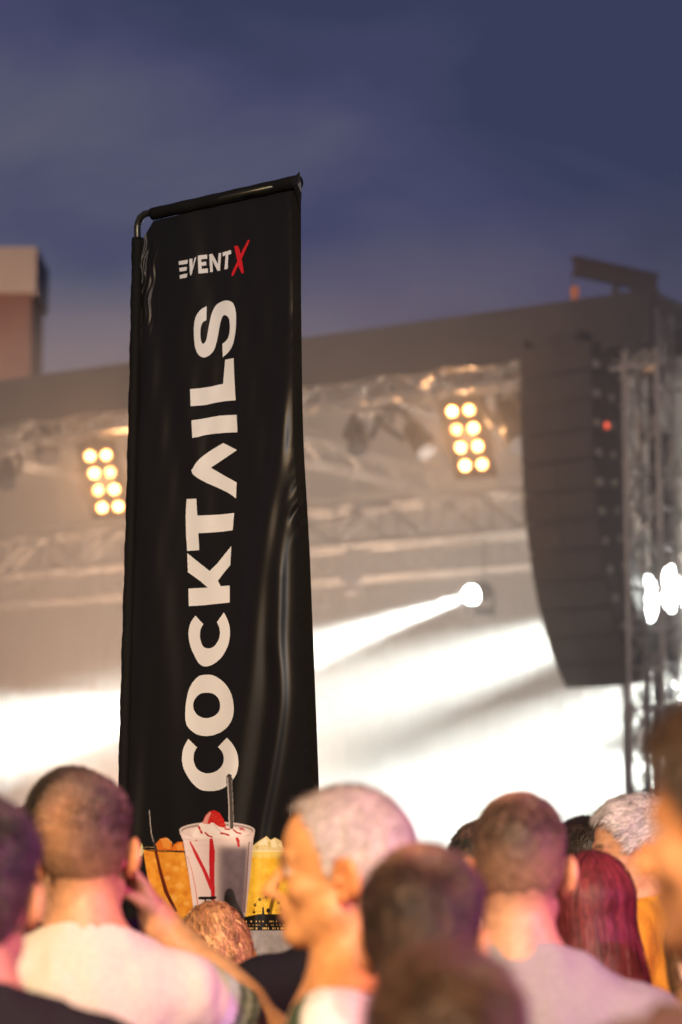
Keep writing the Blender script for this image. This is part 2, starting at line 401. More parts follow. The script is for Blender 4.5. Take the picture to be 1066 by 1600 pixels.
def strobe(px, py, Y, lab):
    c = at(px, py, Y); o = tag(empty('strobe_light', c), lab, 'stage light', 'upright white strobes by the speaker tower')
    mb = MB(); mb.box(c+Vector((0, .09, 0)), (.26, .10, .64), None, .03); mb.build('housing', m_dark, o)
    mb = MB(); mb.ball(c, .12, (1, .45, 2.5), 20); mb.build('glowing_panel', m_strobe, o, True)
    mb = MB(); mb.bar(c+Vector((0, .12, -.3)), Vector((c.x, c.y+.12, .03)), .03, 8); mb.box((c.x, c.y+.12, .04), (.5, .5, .06)); mb.build('stand', m_dark, o)
strobe(1013, 936, 30.7, 'upright white strobe in front of the speaker tower truss')
strobe(1049, 920, 30.9, 'upright white strobe in the gap right of the speaker tower')

# uplights added out of view behind the crowd, brightening the smoke from below
lamp('smoke_uplight_fill', 'SPOT', st(1.5, 7, 1.6), st(2.5, 5, 8), (1, .86, .74), 1500*FW, .2, 130, .9)
lamp('smoke_uplight_fill', 'SPOT', st(13, 7, 1.6), st(13, 4, 8), (1, .60, .38), 2900*FW, .2, 130, .9)
lamp('smoke_uplight_fill', 'SPOT', st(5, 7, 1.6), st(6, 5, 8), (1, .84, .70), 1500*FW, .2, 130, .9)
lamp('smoke_uplight_fill', 'SPOT', st(9, 7, 1.6), st(9.5, 5, 8), (1, .68, .47), 2500*FW, .2, 130, .9)
lamp('smoke_uplight_fill', 'SPOT', st(-3.5, 5, 1.6), st(-3, 7, 8), (1, .90, .80), 6000*FW, .2, 130, .9)
lamp('stage_front_fill', 'SPOT', (-9, 12, 9), st(5, .2, 7.0), (1, .70, .54), 8500, .3, 46, .8)  # two unseen front spots, added to warm the smoke veil and roof edge
lamp('stage_front_fill', 'SPOT', (12, 16, 7), st(2, .2, 7.0), (1, .80, .70), 2500, .3, 40, .8)

# smoke drifting over the stage
sm = MB(); sbox(sm, -9, S1+3, -4.5, 10.7, .5, 8.8)
m = bpy.data.materials.new('stage_smoke'); m.use_nodes = True; nt = m.node_tree
for n in list(nt.nodes): nt.nodes.remove(n)
o_ = nt.nodes.new('ShaderNodeOutputMaterial'); pv = nt.nodes.new('ShaderNodeVolumePrincipled'); nt.links.new(pv.outputs[0], o_.inputs['Volume'])
pv.inputs['Color'].default_value = (.93, .93, .93, 1); pv.inputs['Density'].default_value = .058; pv.inputs['Anisotropy'].default_value = .2
so = sm.build('stage_smoke', m); tag(so, 'thin white smoke drifting across the stage', 'smoke', kind='stuff')

# ---------------------------------------------------------------- building far left
m_brick = mat('reddish_brick', (.28, .13, .09), .85, noise=.15, scale=.6, bump=.2)
m_stone = mat('pale_render', (.62, .48, .38), .85, noise=.1, scale=.5)
BY = 75
c = at(-40, 600, BY); xr_ = at(52, 600, BY).x; z1 = at(30, 387, BY).z; z0 = at(30, 458, BY).z
bld = tag(empty('brick_building', (xr_-6, BY+6, 0)), 'tall brick building with a pale top band behind the stage on the left', 'building')
mb = MB(); mb.box((xr_-6.05, BY+1.5, z0/2), (11.9, 3, z0)); mb.build('wall', m_brick, bld)
mb = MB(); mb.box((xr_-6, BY+1.5, (z0+z1)/2), (12.1, 3.2, z1-z0)); mb.build('parapet', m_stone, bld)
m_win = mat('dark_glass', (.05, .05, .06), .15)
for r_ in range(6):
    for q in range(4):
        mb = MB(); mb.box((xr_-1.9-q*2.7, BY-.01, z0-2.3-r_*3), (1.2, .06, 1.5)); w_ = mb.build('window', m_win, bld)
lamp('building_flood', 'SPOT', (xr_-4, BY-16, 4), (xr_-3, BY, 18), (1, .72, .55), 13500, .4, 70, .8)
# ================================================================ the banner flag
def cr(pts, n=8):
    """smooth closed outline; a point given as (x,y,1) is a sharp corner"""
    P = [(p[0], p[1]) for p in pts]; C = [len(p) > 2 for p in pts]; out = []; k = len(P)
    for i in range(k):
        p1, p2 = P[i], P[(i+1) % k]
        p0 = P[i-1] if not C[i] else (2*p1[0]-p2[0], 2*p1[1]-p2[1])
        p3 = P[(i+2) % k] if not C[(i+1) % k] else (2*p2[0]-p1[0], 2*p2[1]-p1[1])
        if C[i] and C[(i+1) % k]: out.append(p1); continue
        for j in range(n):
            t = j/n
            out.append(tuple(.5*(2*p1[a]+(p2[a]-p0[a])*t+(2*p0[a]-5*p1[a]+4*p2[a]-p3[a])*t*t+(3*p1[a]-p0[a]-3*p2[a]+p3[a])*t**3) for a in (0, 1)))
    return out
LEFT = [(340, 214), (372, 205.5), (600, 201), (800, 196), (1000, 190), (1225, 184), (1500, 178), (1760, 173)]
RIGHT = [(270, 467), (300, 470), (460, 470), (620, 472), (700, 474), (780, 479), (870, 484), (950, 487), (1100, 493), (1230, 498), (1455, 505), (1760, 512)]
RID1 = [(290, 449), (500, 449), (620, 445), (700, 439), (760, 431), (840, 414), (900, 405), (1000, 394), (1100, 384), (1200, 368), (1300, 352), (1760, 330)]
RID2 = [(700, 460), (780, 452), (850, 441), (900, 436), (1000, 432), (1050, 437), (1100, 438), (1160, 430), (1230, 418), (1300, 404), (1760, 380)]
def YB(px, py):
    """depth of the hanging cloth (metres) over photo columns and rows"""
    px = np.asarray(px, float); py = np.asarray(py, float)
    Y = 7.60+(340-px)/290*.36
    a1 = np.interp(py, [300, 420, 640, 800, 1000, 1300, 1760], [.005, .012, .017, .025, .030, .030, .02])
    x1 = interp(RID1, py); wd = np.interp(py, [300, 800, 1300], [10, 17, 30])
    Y = Y-a1*np.exp(-((px-x1)/wd)**2)
    a2 = np.interp(py, [700, 780, 900, 1300, 1760], [0, .012, .020, .022, .02])
    x2 = interp(RID2, py); Y = Y-a2*np.exp(-((px-x2)/13)**2)
    # long soft undulations
    Y = Y+.006*np.sin((px-210)/26+py/240)+.004*np.sin((px-210)/13-py/170+1)*np.clip((420-px)/150, .2, 1)
    Y = Y+.0022*np.sin(px/5.2+py/60)*np.clip((260-px)/60, 0, 1)
    dg = (px-215)-(py-380)*.16; Y = Y+.0016*np.sin(dg/7.5)*np.exp(-((py-620)/330)**2)+.0010*np.sin(((px-470)+(py-560)*.2)/5)*np.exp(-((py-640)/260)**2)
    # wrinkles hanging from the top left tie and along the right hem
    d = np.clip(1-np.hypot(px-226, (py-430)*.28)/34, 0, 1); Y = Y+.0045*d*np.sin((px-205)*.34+np.sin(py/23)*1.3+(py-400)*.02)+.003*d*np.sin(px*.9+py*.11+np.sin(py/9)*2)
    xr = interp(RIGHT, py); e = np.clip(1-(xr-px)/26, 0, 1)
    Y = Y-.012*e**2+.0022*e*np.sin(py/4.3+px/4+np.sin(py/31)*3)*(.15+.85*np.sin(py/67)**4)+.0015*e*np.sin(py/17.1+np.sin(py/40))
    q = np.exp(-((py-800)/40)**2)*np.clip(1-(xr-px)/34, 0, 1); Y = Y+.010*q*np.sin((px+py*.75)/4.2)
    return Y
def surf(px, py, off=0):
    px = np.asarray(px, float); py = np.asarray(py, float)
    Y = YB(px, py)-off
    u = (px-533)/FPX; v = (800-py)/FPX
    # off moves towards the camera along the view ray only by millimetres
    dy = math.cos(PITCH)-v*math.sin(PITCH); dz = math.sin(PITCH)+v*math.cos(PITCH); t = Y/dy
    return np.stack([u*t, Y, CAM_Z+dz*t], -1)
def satin(name, color, rough=.38, attr=None, noise=.06, tr=0):
    m = mat(name, color, rough, noise=noise, scale=9, attr=attr, spec=.3); return m
m_black = satin('black_satin', (.0085, .0078, .0070), .38)
m_hem = mat('black_webbing', (.010, .0095, .0085), .75, noise=.1, scale=80, bump=.15, spec=.1)
m_white = satin('white_print', (.76, .765, .75), .5, noise=.03)
m_red = satin('red_print', (.62, .012, .02), .5, noise=.05)
m_print = satin('photo_print', (1, 1, 1), .45, attr='Col', noise=.04)
m_pole = mat('pole_metal', (.05, .05, .035), .3, .7, noise=.2)
foot = surf(190, 1500); BX, BYY = float(foot[0])-.05, float(foot[1])
banner = tag(empty('banner_flag', (BX, BYY, 0)), 'tall black advertising banner flag reading COCKTAILS upwards in white above printed drinks', 'banner')
def grid_mesh(name, U, V, mat_, parent, off=0, smooth=True, cols=None):
    """U,V arrays (rows, cols) in photo pixels -> cloth sheet"""
    P = surf(U, V, off); r, c = U.shape
    me = bpy.data.meshes.new(name)
    idx = np.arange(r*c).reshape(r, c)
    F = np.stack([idx[:-1, :-1], idx[:-1, 1:], idx[1:, 1:], idx[1:, :-1]], -1).reshape(-1, 4)
    me.from_pydata(P.reshape(-1, 3).tolist(), [], F.tolist())
    if cols is not None:
        a = me.color_attributes.new('Col', 'FLOAT_COLOR', 'POINT')
        a.data.foreach_set('color', np.concatenate([cols.reshape(-1, 3), np.ones((r*c, 1))], 1).astype(np.float32).ravel())
    return link(name, me, mat_, parent, smooth)
rows = np.linspace(0, 1, 620); colsn = np.linspace(0, 1, 150)
def top_y(px): return np.interp(px, [205, 240, 470], [352, 345, 291])
U = np.zeros((620, 150)); V = np.zeros((620, 150))
for i, t in enumerate(rows):
    v0 = 345+(1760-345)*t
    xl = interp(LEFT, max(v0, 372))+6; xr = interp(RIGHT, v0)
    if v0 < 400: xl = max(xl, np.interp(v0, [345, 372, 400], [240, 222, 210]))
    U[i] = xl+(xr-xl)*colsn
    V[i] = v0-(345-top_y(U[i]))*(1-t)**6
fabric = grid_mesh('fabric', U, V, m_black, banner)
# sleeve over the pole
ys = np.linspace(372, 1760, 160); pts = []
mb = MB()
pts = [Vector(surf(interp(LEFT, y)+9.5, y).tolist()) for y in ys]
mb.tube(pts, .0195, 14, rs=[.0188+.0012*math.sin(i*.7)+.0008*math.sin(i*2.3) for i in range(160)])
mb.build('pole_sleeve', m_hem, banner, True)
# top hem tube with the arm of the pole inside
pts = [Vector(surf(x, np.interp(x, [236, 467], [336, 285])-1).tolist()) for x in np.linspace(238, 467, 40)]
mb = MB(); mb.tube(pts, .024, 18, rs=[.0205+.0006*math.sin(i*.9)+.002*i/40 for i in range(40)]); mb.build('top_hem', m_hem, banner, True)
# folded corner at the end of the hem
mb = MB(); bm = mb.bm
q = [surf(x, y, o) for x, y, o in ((462, 276, .02), (468.5, 269, .02), (470.5, 284, .025), (471.5, 302, .02), (470, 330, .01), (464, 300, .028), (459, 290, .03))]
c0 = bm.verts.new(surf(466, 288, .034)); vs = [bm.verts.new(p) for p in q]
for a, b in zip(vs, vs[1:]+vs[:1]): bm.faces.new((c0, a, b))
cf = mb.build('hem_corner', m_black, banner); sd = cf.modifiers.new('thick', 'SOLIDIFY'); sd.thickness = .003
# pole: up the sleeve, bent over at the top
pz = [(1760, 8), (1500, 9.5), (372, 9.5), (356, 9), (348, 10.5), (340, 14)]
pl = [Vector(surf(interp(LEFT, max(y, 372))+dx, y).tolist()) for y, dx in pz]
pl[0] = Vector(surf(interp(LEFT, 1760)+9.5, 1760).tolist())
pl = [Vector((pl[0].x, pl[0].y, .08))]+pl+[Vector(surf(226, 334.5).tolist()), Vector(surf(236, 332).tolist()), Vector(surf(300, 321).tolist()), Vector(surf(464, 284).tolist())]
mb = MB(); mb.tube(pl, .0115, 12); mb.build('pole', m_pole, banner, True)
mb = MB(); px0, py0 = pl[0].x, pl[0].y
for a in range(4):
    d = Vector((math.cos(a*math.pi/2+.5), math.sin(a*math.pi/2+.5), 0)); mb.bar(Vector((px0, py0, .03)), Vector((px0, py0, .03))+d*.45, .02, 8)
mb.bar((px0, py0, .01), (px0, py0, .3), .025, 12); mb.build('foot', m_pole, banner)
# edge hem of the right side: a stitched double strip
ys = np.linspace(300, 1760, 500); U = np.stack([interp(RIGHT, ys)-14+np.sin(ys/60)*1.0, interp(RIGHT, ys)-8, interp(RIGHT, ys)-2, interp(RIGHT, ys)+.6], 1)
grid_mesh('side_hem', U, np.repeat(ys[:, None], 4, 1), m_hem, banner, .0025)

def inside(poly, X, Y):
    x = np.array([p[0] for p in poly]); y = np.array([p[1] for p in poly]); c = np.zeros(X.shape, bool)
    j = len(x)-1
    for i in range(len(x)):
        cond = ((y[i] > Y) != (y[j] > Y)) & (X < (x[j]-x[i])*(Y-y[i])/(y[j]-y[i]+1e-12)+x[i]); c ^= cond; j = i
    return c
def print_shape(name, loops, material, parent, off=.0018, step=2.5, label=None):
    pts, edges = [], []
    for lp in loops:
        lp2 = []
        for a, b in zip(lp, lp[1:]+lp[:1]):
            n = max(1, int(math.hypot(b[0]-a[0], b[1]-a[1])/step))
            lp2 += [(a[0]+(b[0]-a[0])*k/n, a[1]+(b[1]-a[1])*k/n) for k in range(n)]
        s = len(pts); pts += lp2; edges += [(s+i, s+(i+1) % len(lp2)) for i in range(len(lp2))]
    x0 = min(p[0] for p in pts); x1 = max(p[0] for p in pts); y0 = min(p[1] for p in pts); y1 = max(p[1] for p in pts)
    GX, GY = np.meshgrid(np.arange(x0+1, x1, step), np.arange(y0+1, y1, step)); ins = np.zeros(GX.shape, bool)
    for lp in loops: ins ^= inside(lp, GX, GY)
    pts += list(zip(GX[ins].tolist(), GY[ins].tolist()))
    r = delaunay_2d_cdt([Vector(p) for p in pts], edges, [], 0, 1e-4)
    vv = np.array([(p.x, p.y) for p in r[0]]); ff = np.array([list(f) for f in r[2]])
    cen = vv[ff].mean(1); k = np.zeros(len(ff), bool)
    for lp in loops: k ^= inside(lp, cen[:, 0], cen[:, 1])
    me = bpy.data.meshes.new(name); me.from_pydata(surf(vv[:, 0], vv[:, 1], off).tolist(), [], ff[k].tolist())
    return link(name, me, material, parent, True)
def T(pts, ox, oy, s): return [(ox+p[0]/s, oy+p[1]/s)+tuple(p[2:]) for p in pts]
a1 = (270, 450, 594/130)
S_ = [(243,130,1),(200,155),(165,205),(152,270),(152,350),(160,420),(180,470),(215,495),(255,485),(290,450),(310,400),(325,330),(340,250),(355,205),(375,193),(400,215),(408,260),(405,320),(390,365),(355,400,1),(358,495,1),(400,455),(430,400),(445,330),(452,250),(450,170),(435,115),(410,95),(375,90),(335,105),(305,130),(280,180),(265,240),(250,320),(240,370),(220,398),(205,385),(198,340),(200,285),(215,245),(240,230,1)]
L_ = [(375,512),(435,500),(438,600),(449,802),(370,808),(300,820),(230,836),(128,844),(124,722),(200,715),(270,705),(330,690),(360,685)]
I_ = [(134,945),(200,936),(260,925),(330,912),(457,905),(462,1030),(380,1033),(280,1042),(220,1052),(180,1064),(140,1069)]
A_ = [(361,1107,1),(460,1157,1),(272,1283,1),(360,1335,1),(457,1388,1),(452,1502,1),(400,1465),(330,1430),(220,1380),(150,1335),(133,1303,1),(170,1245),(210,1205),(280,1155)]
a2 = (270, 760, 8)
T_ = [(175,160),(295,153),(308,365),(450,360),(600,352),(768,332),(750,548),(620,566),(450,578),(320,585),(332,798),(180,806),(168,600),(162,400),(168,250)]
K_ = [(182,835),(462,1058),(560,960),(640,860),(733,745),(720,985),(640,1080),(565,1180),(600,1247),(713,1240),(712,1452),(560,1467),(400,1485),(202,1497),(197,1278),(330,1270),(440,1265),(340,1180),(190,1072)]
a3 = (270, 940, 671/130)
C_ = [(183,113,1),(247,182,1),(225,225),(220,280),(230,330),(250,365),(280,377),(320,370),(355,335),(378,285),(378,220),(357,165,1),(413,87,1),(440,140),(460,210),(460,290),(440,370),(400,440),(350,490),(290,520),(240,518),(205,490),(180,445),(150,380),(132,310),(128,240),(145,170)]
Oo = [(270,590),(330,597),(400,640),(450,700),(480,770),(492,850),(485,930),(450,1000),(400,1045),(340,1073),(270,1084),(200,1072),(150,1040),(115,1000),(102,940),(103,860),(115,770),(135,700),(170,640),(215,600)]
Oi = [(275,735),(330,745),(370,785),(383,840),(370,890),(330,925),(270,940),(215,925),(180,890),(165,840),(180,785),(220,745)]
C2 = [(125,1107,1),(195,1175,1),(175,1215),(168,1265),(180,1320),(210,1360),(260,1383),(310,1382),(360,1362),(400,1320),(412,1270),(400,1215),(365,1172,1),(437,1098,1),(480,1145),(515,1210),(530,1290),(520,1370),(490,1430),(430,1490),(370,1520),(290,1528),(220,1515),(160,1465),(115,1400),(85,1335),(75,1260),(88,1180)]
st2 = lambda pts, a: [(p[0], p[1]) for p in T(pts, *a)]
for shp in ([cr(T(S_, *a1))], [st2(L_, a1)], [st2(I_, a1)], [cr(T(A_, *a1))], [st2(T_, a2)], [st2(K_, a2)], [cr(T(C_, *a3))], [cr(T(Oo, *a3)), cr(T(Oi, *a3))], [cr(T(C2, *a3))]):
    print_shape('letter', shp, m_white, fabric)
a4 = (270, 370, 8.2)
LG = [[(77,315),(192,294),(190,345),(82,361)], [(84,400),(182,383),(178,432),(90,446)], [(90,490),(186,470),(182,520),(92,538)],
      [(213,285),(252,278),(258,380),(280,272),(303,255),(240,488),(222,495)],
      [(322,240),(442,228),(442,280),(365,288),(366,325),(430,318),(430,365),(370,372),(372,412),(450,405),(452,460),(330,470)],
      [(468,225),(510,218),(580,350),(588,212),(622,205),(605,432),(575,438),(508,300),(515,448),(480,454)],
      [(640,200),(748,170),(750,218),(712,230),(705,410),(662,418),(680,238),(642,248)]]
print_shape('logo_lettering', [st2(l, a4) for l in LG], m_white, fabric)
print_shape('logo_cross', [st2([(787,118),(835,113),(862,180),(880,250),(895,350),(912,460),(885,470),(845,380),(815,250)], a4)], m_red, fabric)
print_shape('logo_cross', [st2([(968,33),(988,50),(940,160),(880,290),(775,500),(752,500),(760,460),(850,270),(900,160)], a4)], m_red, fabric, off=.0026)

# ---- printed picture of the drinks: painted by code onto a fine sheet
PX0, PX1, PY0, PY1, RS = 186, 506, 1205, 1760, 2.0
W_, H_ = int((PX1-PX0)*RS), int((PY1-PY0)*RS)
GX, GY = np.meshgrid(PX0+(np.arange(W_)+.5)/RS, PY0+(np.arange(H_)+.5)/RS)
img = np.zeros((H_, W_, 3)); alpha = np.zeros((H_, W_))
def blur(a, k):
    for _ in range(k):
        a = (np.roll(a, 1, 0)+np.roll(a, -1, 0)+a*2)/4; a = (np.roll(a, 1, 1)+np.roll(a, -1, 1)+a*2)/4
    return a
def srgb(c): c = np.asarray(c, float)/255; return np.where(c <= .04045, c/12.92, ((c+.055)/1.055)**2.4)
def paint(mask, col, soft=1, a=1.0, keep=False):
    global img, alpha
    mk = blur(mask.astype(float), soft)*a
    col = srgb(col) if not isinstance(col, np.ndarray) or col.ndim == 1 else col
    img = img*(1-mk[..., None])+col*mk[..., None]
    if not keep: alpha = np.maximum(alpha, mk)
D5 = lambda pts: [(260+p[0]/5.33, 1200+p[1]/5.33) for p in pts]          # from the 5.33x crop
D3 = lambda pts: [(180+p[0]/3.33, 1180+p[1]/3.33) for p in pts]          # from the 3.33x crop
def pl_(pts): return inside(pts, GX, GY)
def stroke(pts, wd):
    m = np.full(GX.shape, 1e9)
    ws = wd if isinstance(wd, (list, tuple)) else [wd]*len(pts)
    for (a, b, w0, w1) in zip(pts, pts[1:], ws, ws[1:]):
        dx, dy = b[0]-a[0], b[1]-a[1]; t = np.clip(((GX-a[0])*dx+(GY-a[1])*dy)/(dx*dx+dy*dy+1e-9), 0, 1)
        m = np.minimum(m, np.hypot(GX-a[0]-dx*t, GY-a[1]-dy*t)-(w0+(w1-w0)*t)/2)
    return m < 0
def ell(cx, cy, a, b): return ((GX-cx)/a)**2+((GY-cy)/b)**2 < 1
def noise2(sc, seed):
    r = np.random.default_rng(seed); n = r.random((int(H_/RS/sc)+3, int(W_/RS/sc)+3))
    yy = (GY-PY0)/sc; xx = (GX-PX0)/sc; y0 = yy.astype(int); x0 = xx.astype(int); fy = yy-y0; fx = xx-x0; fy = fy*fy*(3-2*fy); fx = fx*fx*(3-2*fx)
    return (n[y0, x0]*(1-fx)+n[y0, x0+1]*fx)*(1-fy)+(n[y0+1, x0]*(1-fx)+n[y0+1, x0+1]*fx)*fy
n1 = noise2(11, 1)*.6+noise2(5, 2)*.4; n2 = noise2(7, 3)*.5+noise2(3, 4)*.5; n3 = noise2(14, 5)
# grey concrete foot of the print
paint(GY > 1453.5, np.stack([srgb((168, 160, 160))[i]*(.72+.4*n3*n1+.25*n2) for i in range(3)], -1)*1.0, 1)
for x, y, w0 in ((426, 1498, 3), (431, 1506, 2.6), (424, 1512, 2.2), (429, 1518, 2), (434, 1524, 2.2), (428, 1530, 2)): paint(stroke([(x, y), (x+4, y+2)], w0), (60, 60, 62), 1, .8)
# orange glass on the left
og = pl_(D3([(145, 490), (360, 505), (420, 800), (440, 900), (240, 900), (190, 760)]))
oc = np.stack([srgb((230, 150, 42))[0]*(.85+.3*n1), srgb((230, 152, 42))[1]*(.62+.75*n1), srgb((236, 150, 48))[2]*(.4+1.2*n1)], -1)
paint(og, oc, 1)
for x, y, r_ in ((275, 1358, 5), (287, 1350, 4), (262, 1372, 5), (281, 1384, 6), (270, 1404, 7), (292, 1412, 5), (245, 1345, 4), (262, 1352, 3)): paint(ell(x, y, r_, r_*.8), (248, 190, 92), 12, .7)
for x, y, r_ in ((250, 1362, 6), (268, 1392, 5), (290, 1396, 5), (296, 1425, 6)): paint(ell(x, y, r_, r_*.9), (206, 112, 24), 12, .6)
for q in ([(205, 470), (235, 435), (265, 428), (295, 450), (300, 495), (210, 495)], [(296, 495), (305, 465), (330, 452), (352, 450), (362, 500)]):
    paint(pl_(D3(q)), (222, 118, 34), 1); 
for q in ([(240, 440), (270, 432), (290, 455), (285, 490), (250, 480)], [(318, 470), (345, 456), (355, 492), (325, 495)]): paint(pl_(D3(q)), (238, 160, 66), 2, .8)
paint(stroke(D3([(240, 440), (275, 434), (298, 460)]), .8), (250, 205, 150), 1, .8)
paint(pl_(D3([(105, 522), (140, 458), (150, 500), (140, 526)])), (196, 214, 150), 1)
paint(stroke(D3([(108, 520), (140, 460)]), 1.2), (120, 150, 60), 1)
paint(stroke(D3([(145, 487), (160, 478), (205, 480)]), .9), (150, 130, 100), 1)
paint(stroke(D3([(145, 487), (180, 497), (260, 502), (360, 503)]), 1.7), (52, 40, 34), 1)
paint(stroke(D3([(180, 287), (184, 350), (190, 410), (205, 460), (215, 492)]), [1.0, 1.2, 1.6, 3.2, 3.8]), (62, 55, 52), 1)
paint(stroke(D3([(179, 287), (183, 350), (189, 408), (200, 450)]), [.9, 1, 1, .6]), (196, 190, 184), 1)
paint(stroke(D3([(212, 500), (235, 600), (265, 710), (315, 810)]), [4.4, 5, 6, 5]), (96, 34, 16), 1)
paint(stroke(D3([(220, 520), (246, 620), (280, 720)]), [1, 1.4, 1]), (150, 60, 22), 1, .7)
# yellow cup on the right
yc = np.stack([srgb((244, 205, 60))[0]*(.86+.3*n1), srgb((240, 198, 60))[1]*(.72+.5*n1), srgb((240, 200, 60))[2]*(.25+1.4*n1)], -1)
paint(pl_(D5([(700, 690), (1300, 690), (1260, 1260), (655, 1260)])), yc, 1)
paint(pl_(D5([(700, 690), (1300, 690), (1300, 740), (705, 740)])), (236, 214, 120), 3, .8)
for q in ([(720, 650), (770, 610), (835, 568), (870, 600), (905, 580), (960, 610), (975, 655), (1000, 690), (705, 690)],): paint(pl_(D5(q)), (228, 208, 148), 1)
for q in ([(760, 640), (830, 575), (850, 640)], [(870, 605), (905, 590), (925, 660), (880, 660)], [(930, 640), (960, 620), (970, 670)]): paint(pl_(D5(q)), (248, 238, 200), 1, .8)
for q in ([(840, 620), (870, 610), (862, 680)], [(735, 655), (775, 650), (760, 680)]): paint(pl_(D5(q)), (190, 158, 74), 1, .6)
paint(stroke(D5([(700, 692), (1300, 692)]), 1.0), (250, 240, 215), 1)
paint(stroke(D5([(705, 745), (1000, 748)]), .7), (250, 230, 150), 1, .7)
paint(stroke(D5([(705, 800), (1000, 802)]), .7), (214, 170, 50), 1, .6)
paint(stroke([(456, 1256), (453, 1275)], 1.0), (170, 165, 160), 1)
paint(stroke(D5([(930, 960), (880, 1130), (845, 1300)]), [5, 6, 6]), (92, 62, 14), 1, .9)
# middle cup
body = pl_(D5([(112, 540), (140, 600), (190, 900), (225, 1160), (250, 1420), (610, 1420), (655, 1240), (700, 900), (725, 600), (738, 530), (600, 470), (300, 465)]))
lx = 260+np.clip((GY-1200-110), -20, 200)*0
sh = 1/(1+np.exp(-((GX-340)/4.2)))*1/(1+np.exp(-((GY-1322)/3.0)))
rim = 1/(1+np.exp(-((GX-(388-(GY-1310)*.05))/1.4)))
light = srgb((238, 218, 214)); dark = srgb((98, 84, 92))
kk = np.clip(sh*(1-rim*.75), 0, 1)[..., None]
bc = light*(1-kk)+dark*kk*(.8+.4*n1[..., None])
paint(body, bc, 1)
paint(stroke(D5([(690, 620), (672, 900), (650, 1200)]), [2, 2.5, 2.5]), (92, 44, 60), 2, .75)
paint(stroke(D5([(712, 620), (690, 900), (662, 1220)]), [1.5, 1.5, 1.5]), (190, 176, 180), 1, .8)

paint(ell(359, 1405, 9, 17), (26, 20, 22), 8, .95); paint(pl_([(352, 1400), (366, 1400), (392, 1453), (352, 1453)]), (24, 18, 18), 6, .9)
paint(stroke(D5([(120, 545), (135, 590), (250, 606), (420, 585), (560, 575), (725, 560)]), 1.1), (205, 188, 184), 1, .8)
for y in (640, 690, 750): paint(stroke(D5([(150+(y-600)*.12, y), (330, y+8), (430, y+6)]), .8), (214, 196, 194), 1, .7)
# rim ellipse
paint(ell(339.6, 1297.5, 59, 13.2), (214, 200, 196), 1); paint(ell(339.6, 1298, 56, 11.0), (150, 132, 130), 1)
paint(ell(339.6, 1300, 54.5, 10.2), (226, 206, 202), 1); paint(pl_(D5([(200, 520), (320, 455), (420, 440), (560, 520), (700, 540), (600, 600), (230, 600)])), (240, 222, 216), 2)
# cream, strawberry, sauce
paint(pl_(D5([(230, 530), (275, 470), (330, 430), (400, 455), (470, 505), (560, 500), (640, 540), (560, 575), (300, 590), (215, 570)])), (250, 238, 232), 1)
paint(pl_(D5([(300, 460), (325, 400), (360, 362), (400, 352), (445, 375), (480, 430), (500, 500), (440, 490), (400, 465), (370, 470)])), (208, 40, 34), 1)
paint(pl_(D5([(305, 455), (330, 400), (362, 366), (375, 372), (355, 420), (340, 470)])), (236, 168, 156), 2, .9)
for x, y in ((390, 390), (415, 405), (430, 440), (455, 430), (470, 470), (405, 430), (448, 470), (382, 412)): paint(ell(260+x/5.33, 1200+y/5.33, .8, .9), (240, 120, 84), 1, .7)
paint(pl_(D5([(375, 455), (400, 460), (450, 530), (420, 560), (360, 520), (350, 480)])), (252, 243, 236), 1)
paint(stroke(D5([(395, 470), (450, 530), (470, 545)]), 1.4), (196, 170, 166), 1, .6)
for q, w0 in (([(270, 490), (280, 505)], 3.4), ([(288, 525), (296, 540)], 3.6), ([(325, 540), (350, 565), (380, 575)], 2.6), ([(455, 545), (485, 548), (520, 560)], 2.8), ([(490, 508), (530, 512)], 2.4), ([(560, 515), (590, 540), (620, 545)], 2.6), ([(610, 500), (640, 505), (650, 520)], 1.8), ([(595, 600), (604, 650)], 3.8), ([(590, 590), (600, 610)], 4.6), ([(620, 512), (632, 510)], 2)):
    paint(stroke(D5(q), w0), (190, 34, 36), 1)
paint(ell(306.8, 1313.4, 1.1, 1.6), (200, 60, 60), 1)
paint(stroke(D5([(375, 600), (382, 700), (380, 880), (392, 1100)]), [5.4, 9.0, 8.0, 5.4]), (200, 30, 40), 1)
paint(stroke(D5([(198, 615), (250, 720), (320, 860), (378, 1000)]), [2, 5.0, 5.4, 6.5]), (206, 40, 48), 1)
paint(stroke(D5([(178, 740), (215, 860), (245, 1010), (262, 1140)]), [.8, 1.1, 1.3, 1.6]), (214, 110, 104), 1, .9)
# straw
paint(stroke(D5([(525, 72), (540, 290), (545, 495)]), 5.6), (78, 72, 70), 1); paint(stroke(D5([(509, 80), (522, 290), (526, 480)]), 1.5), (206, 198, 192), 1)
paint(stroke(D5([(545, 90), (556, 300), (562, 490)]), .8), (170, 162, 158), 1, .8)
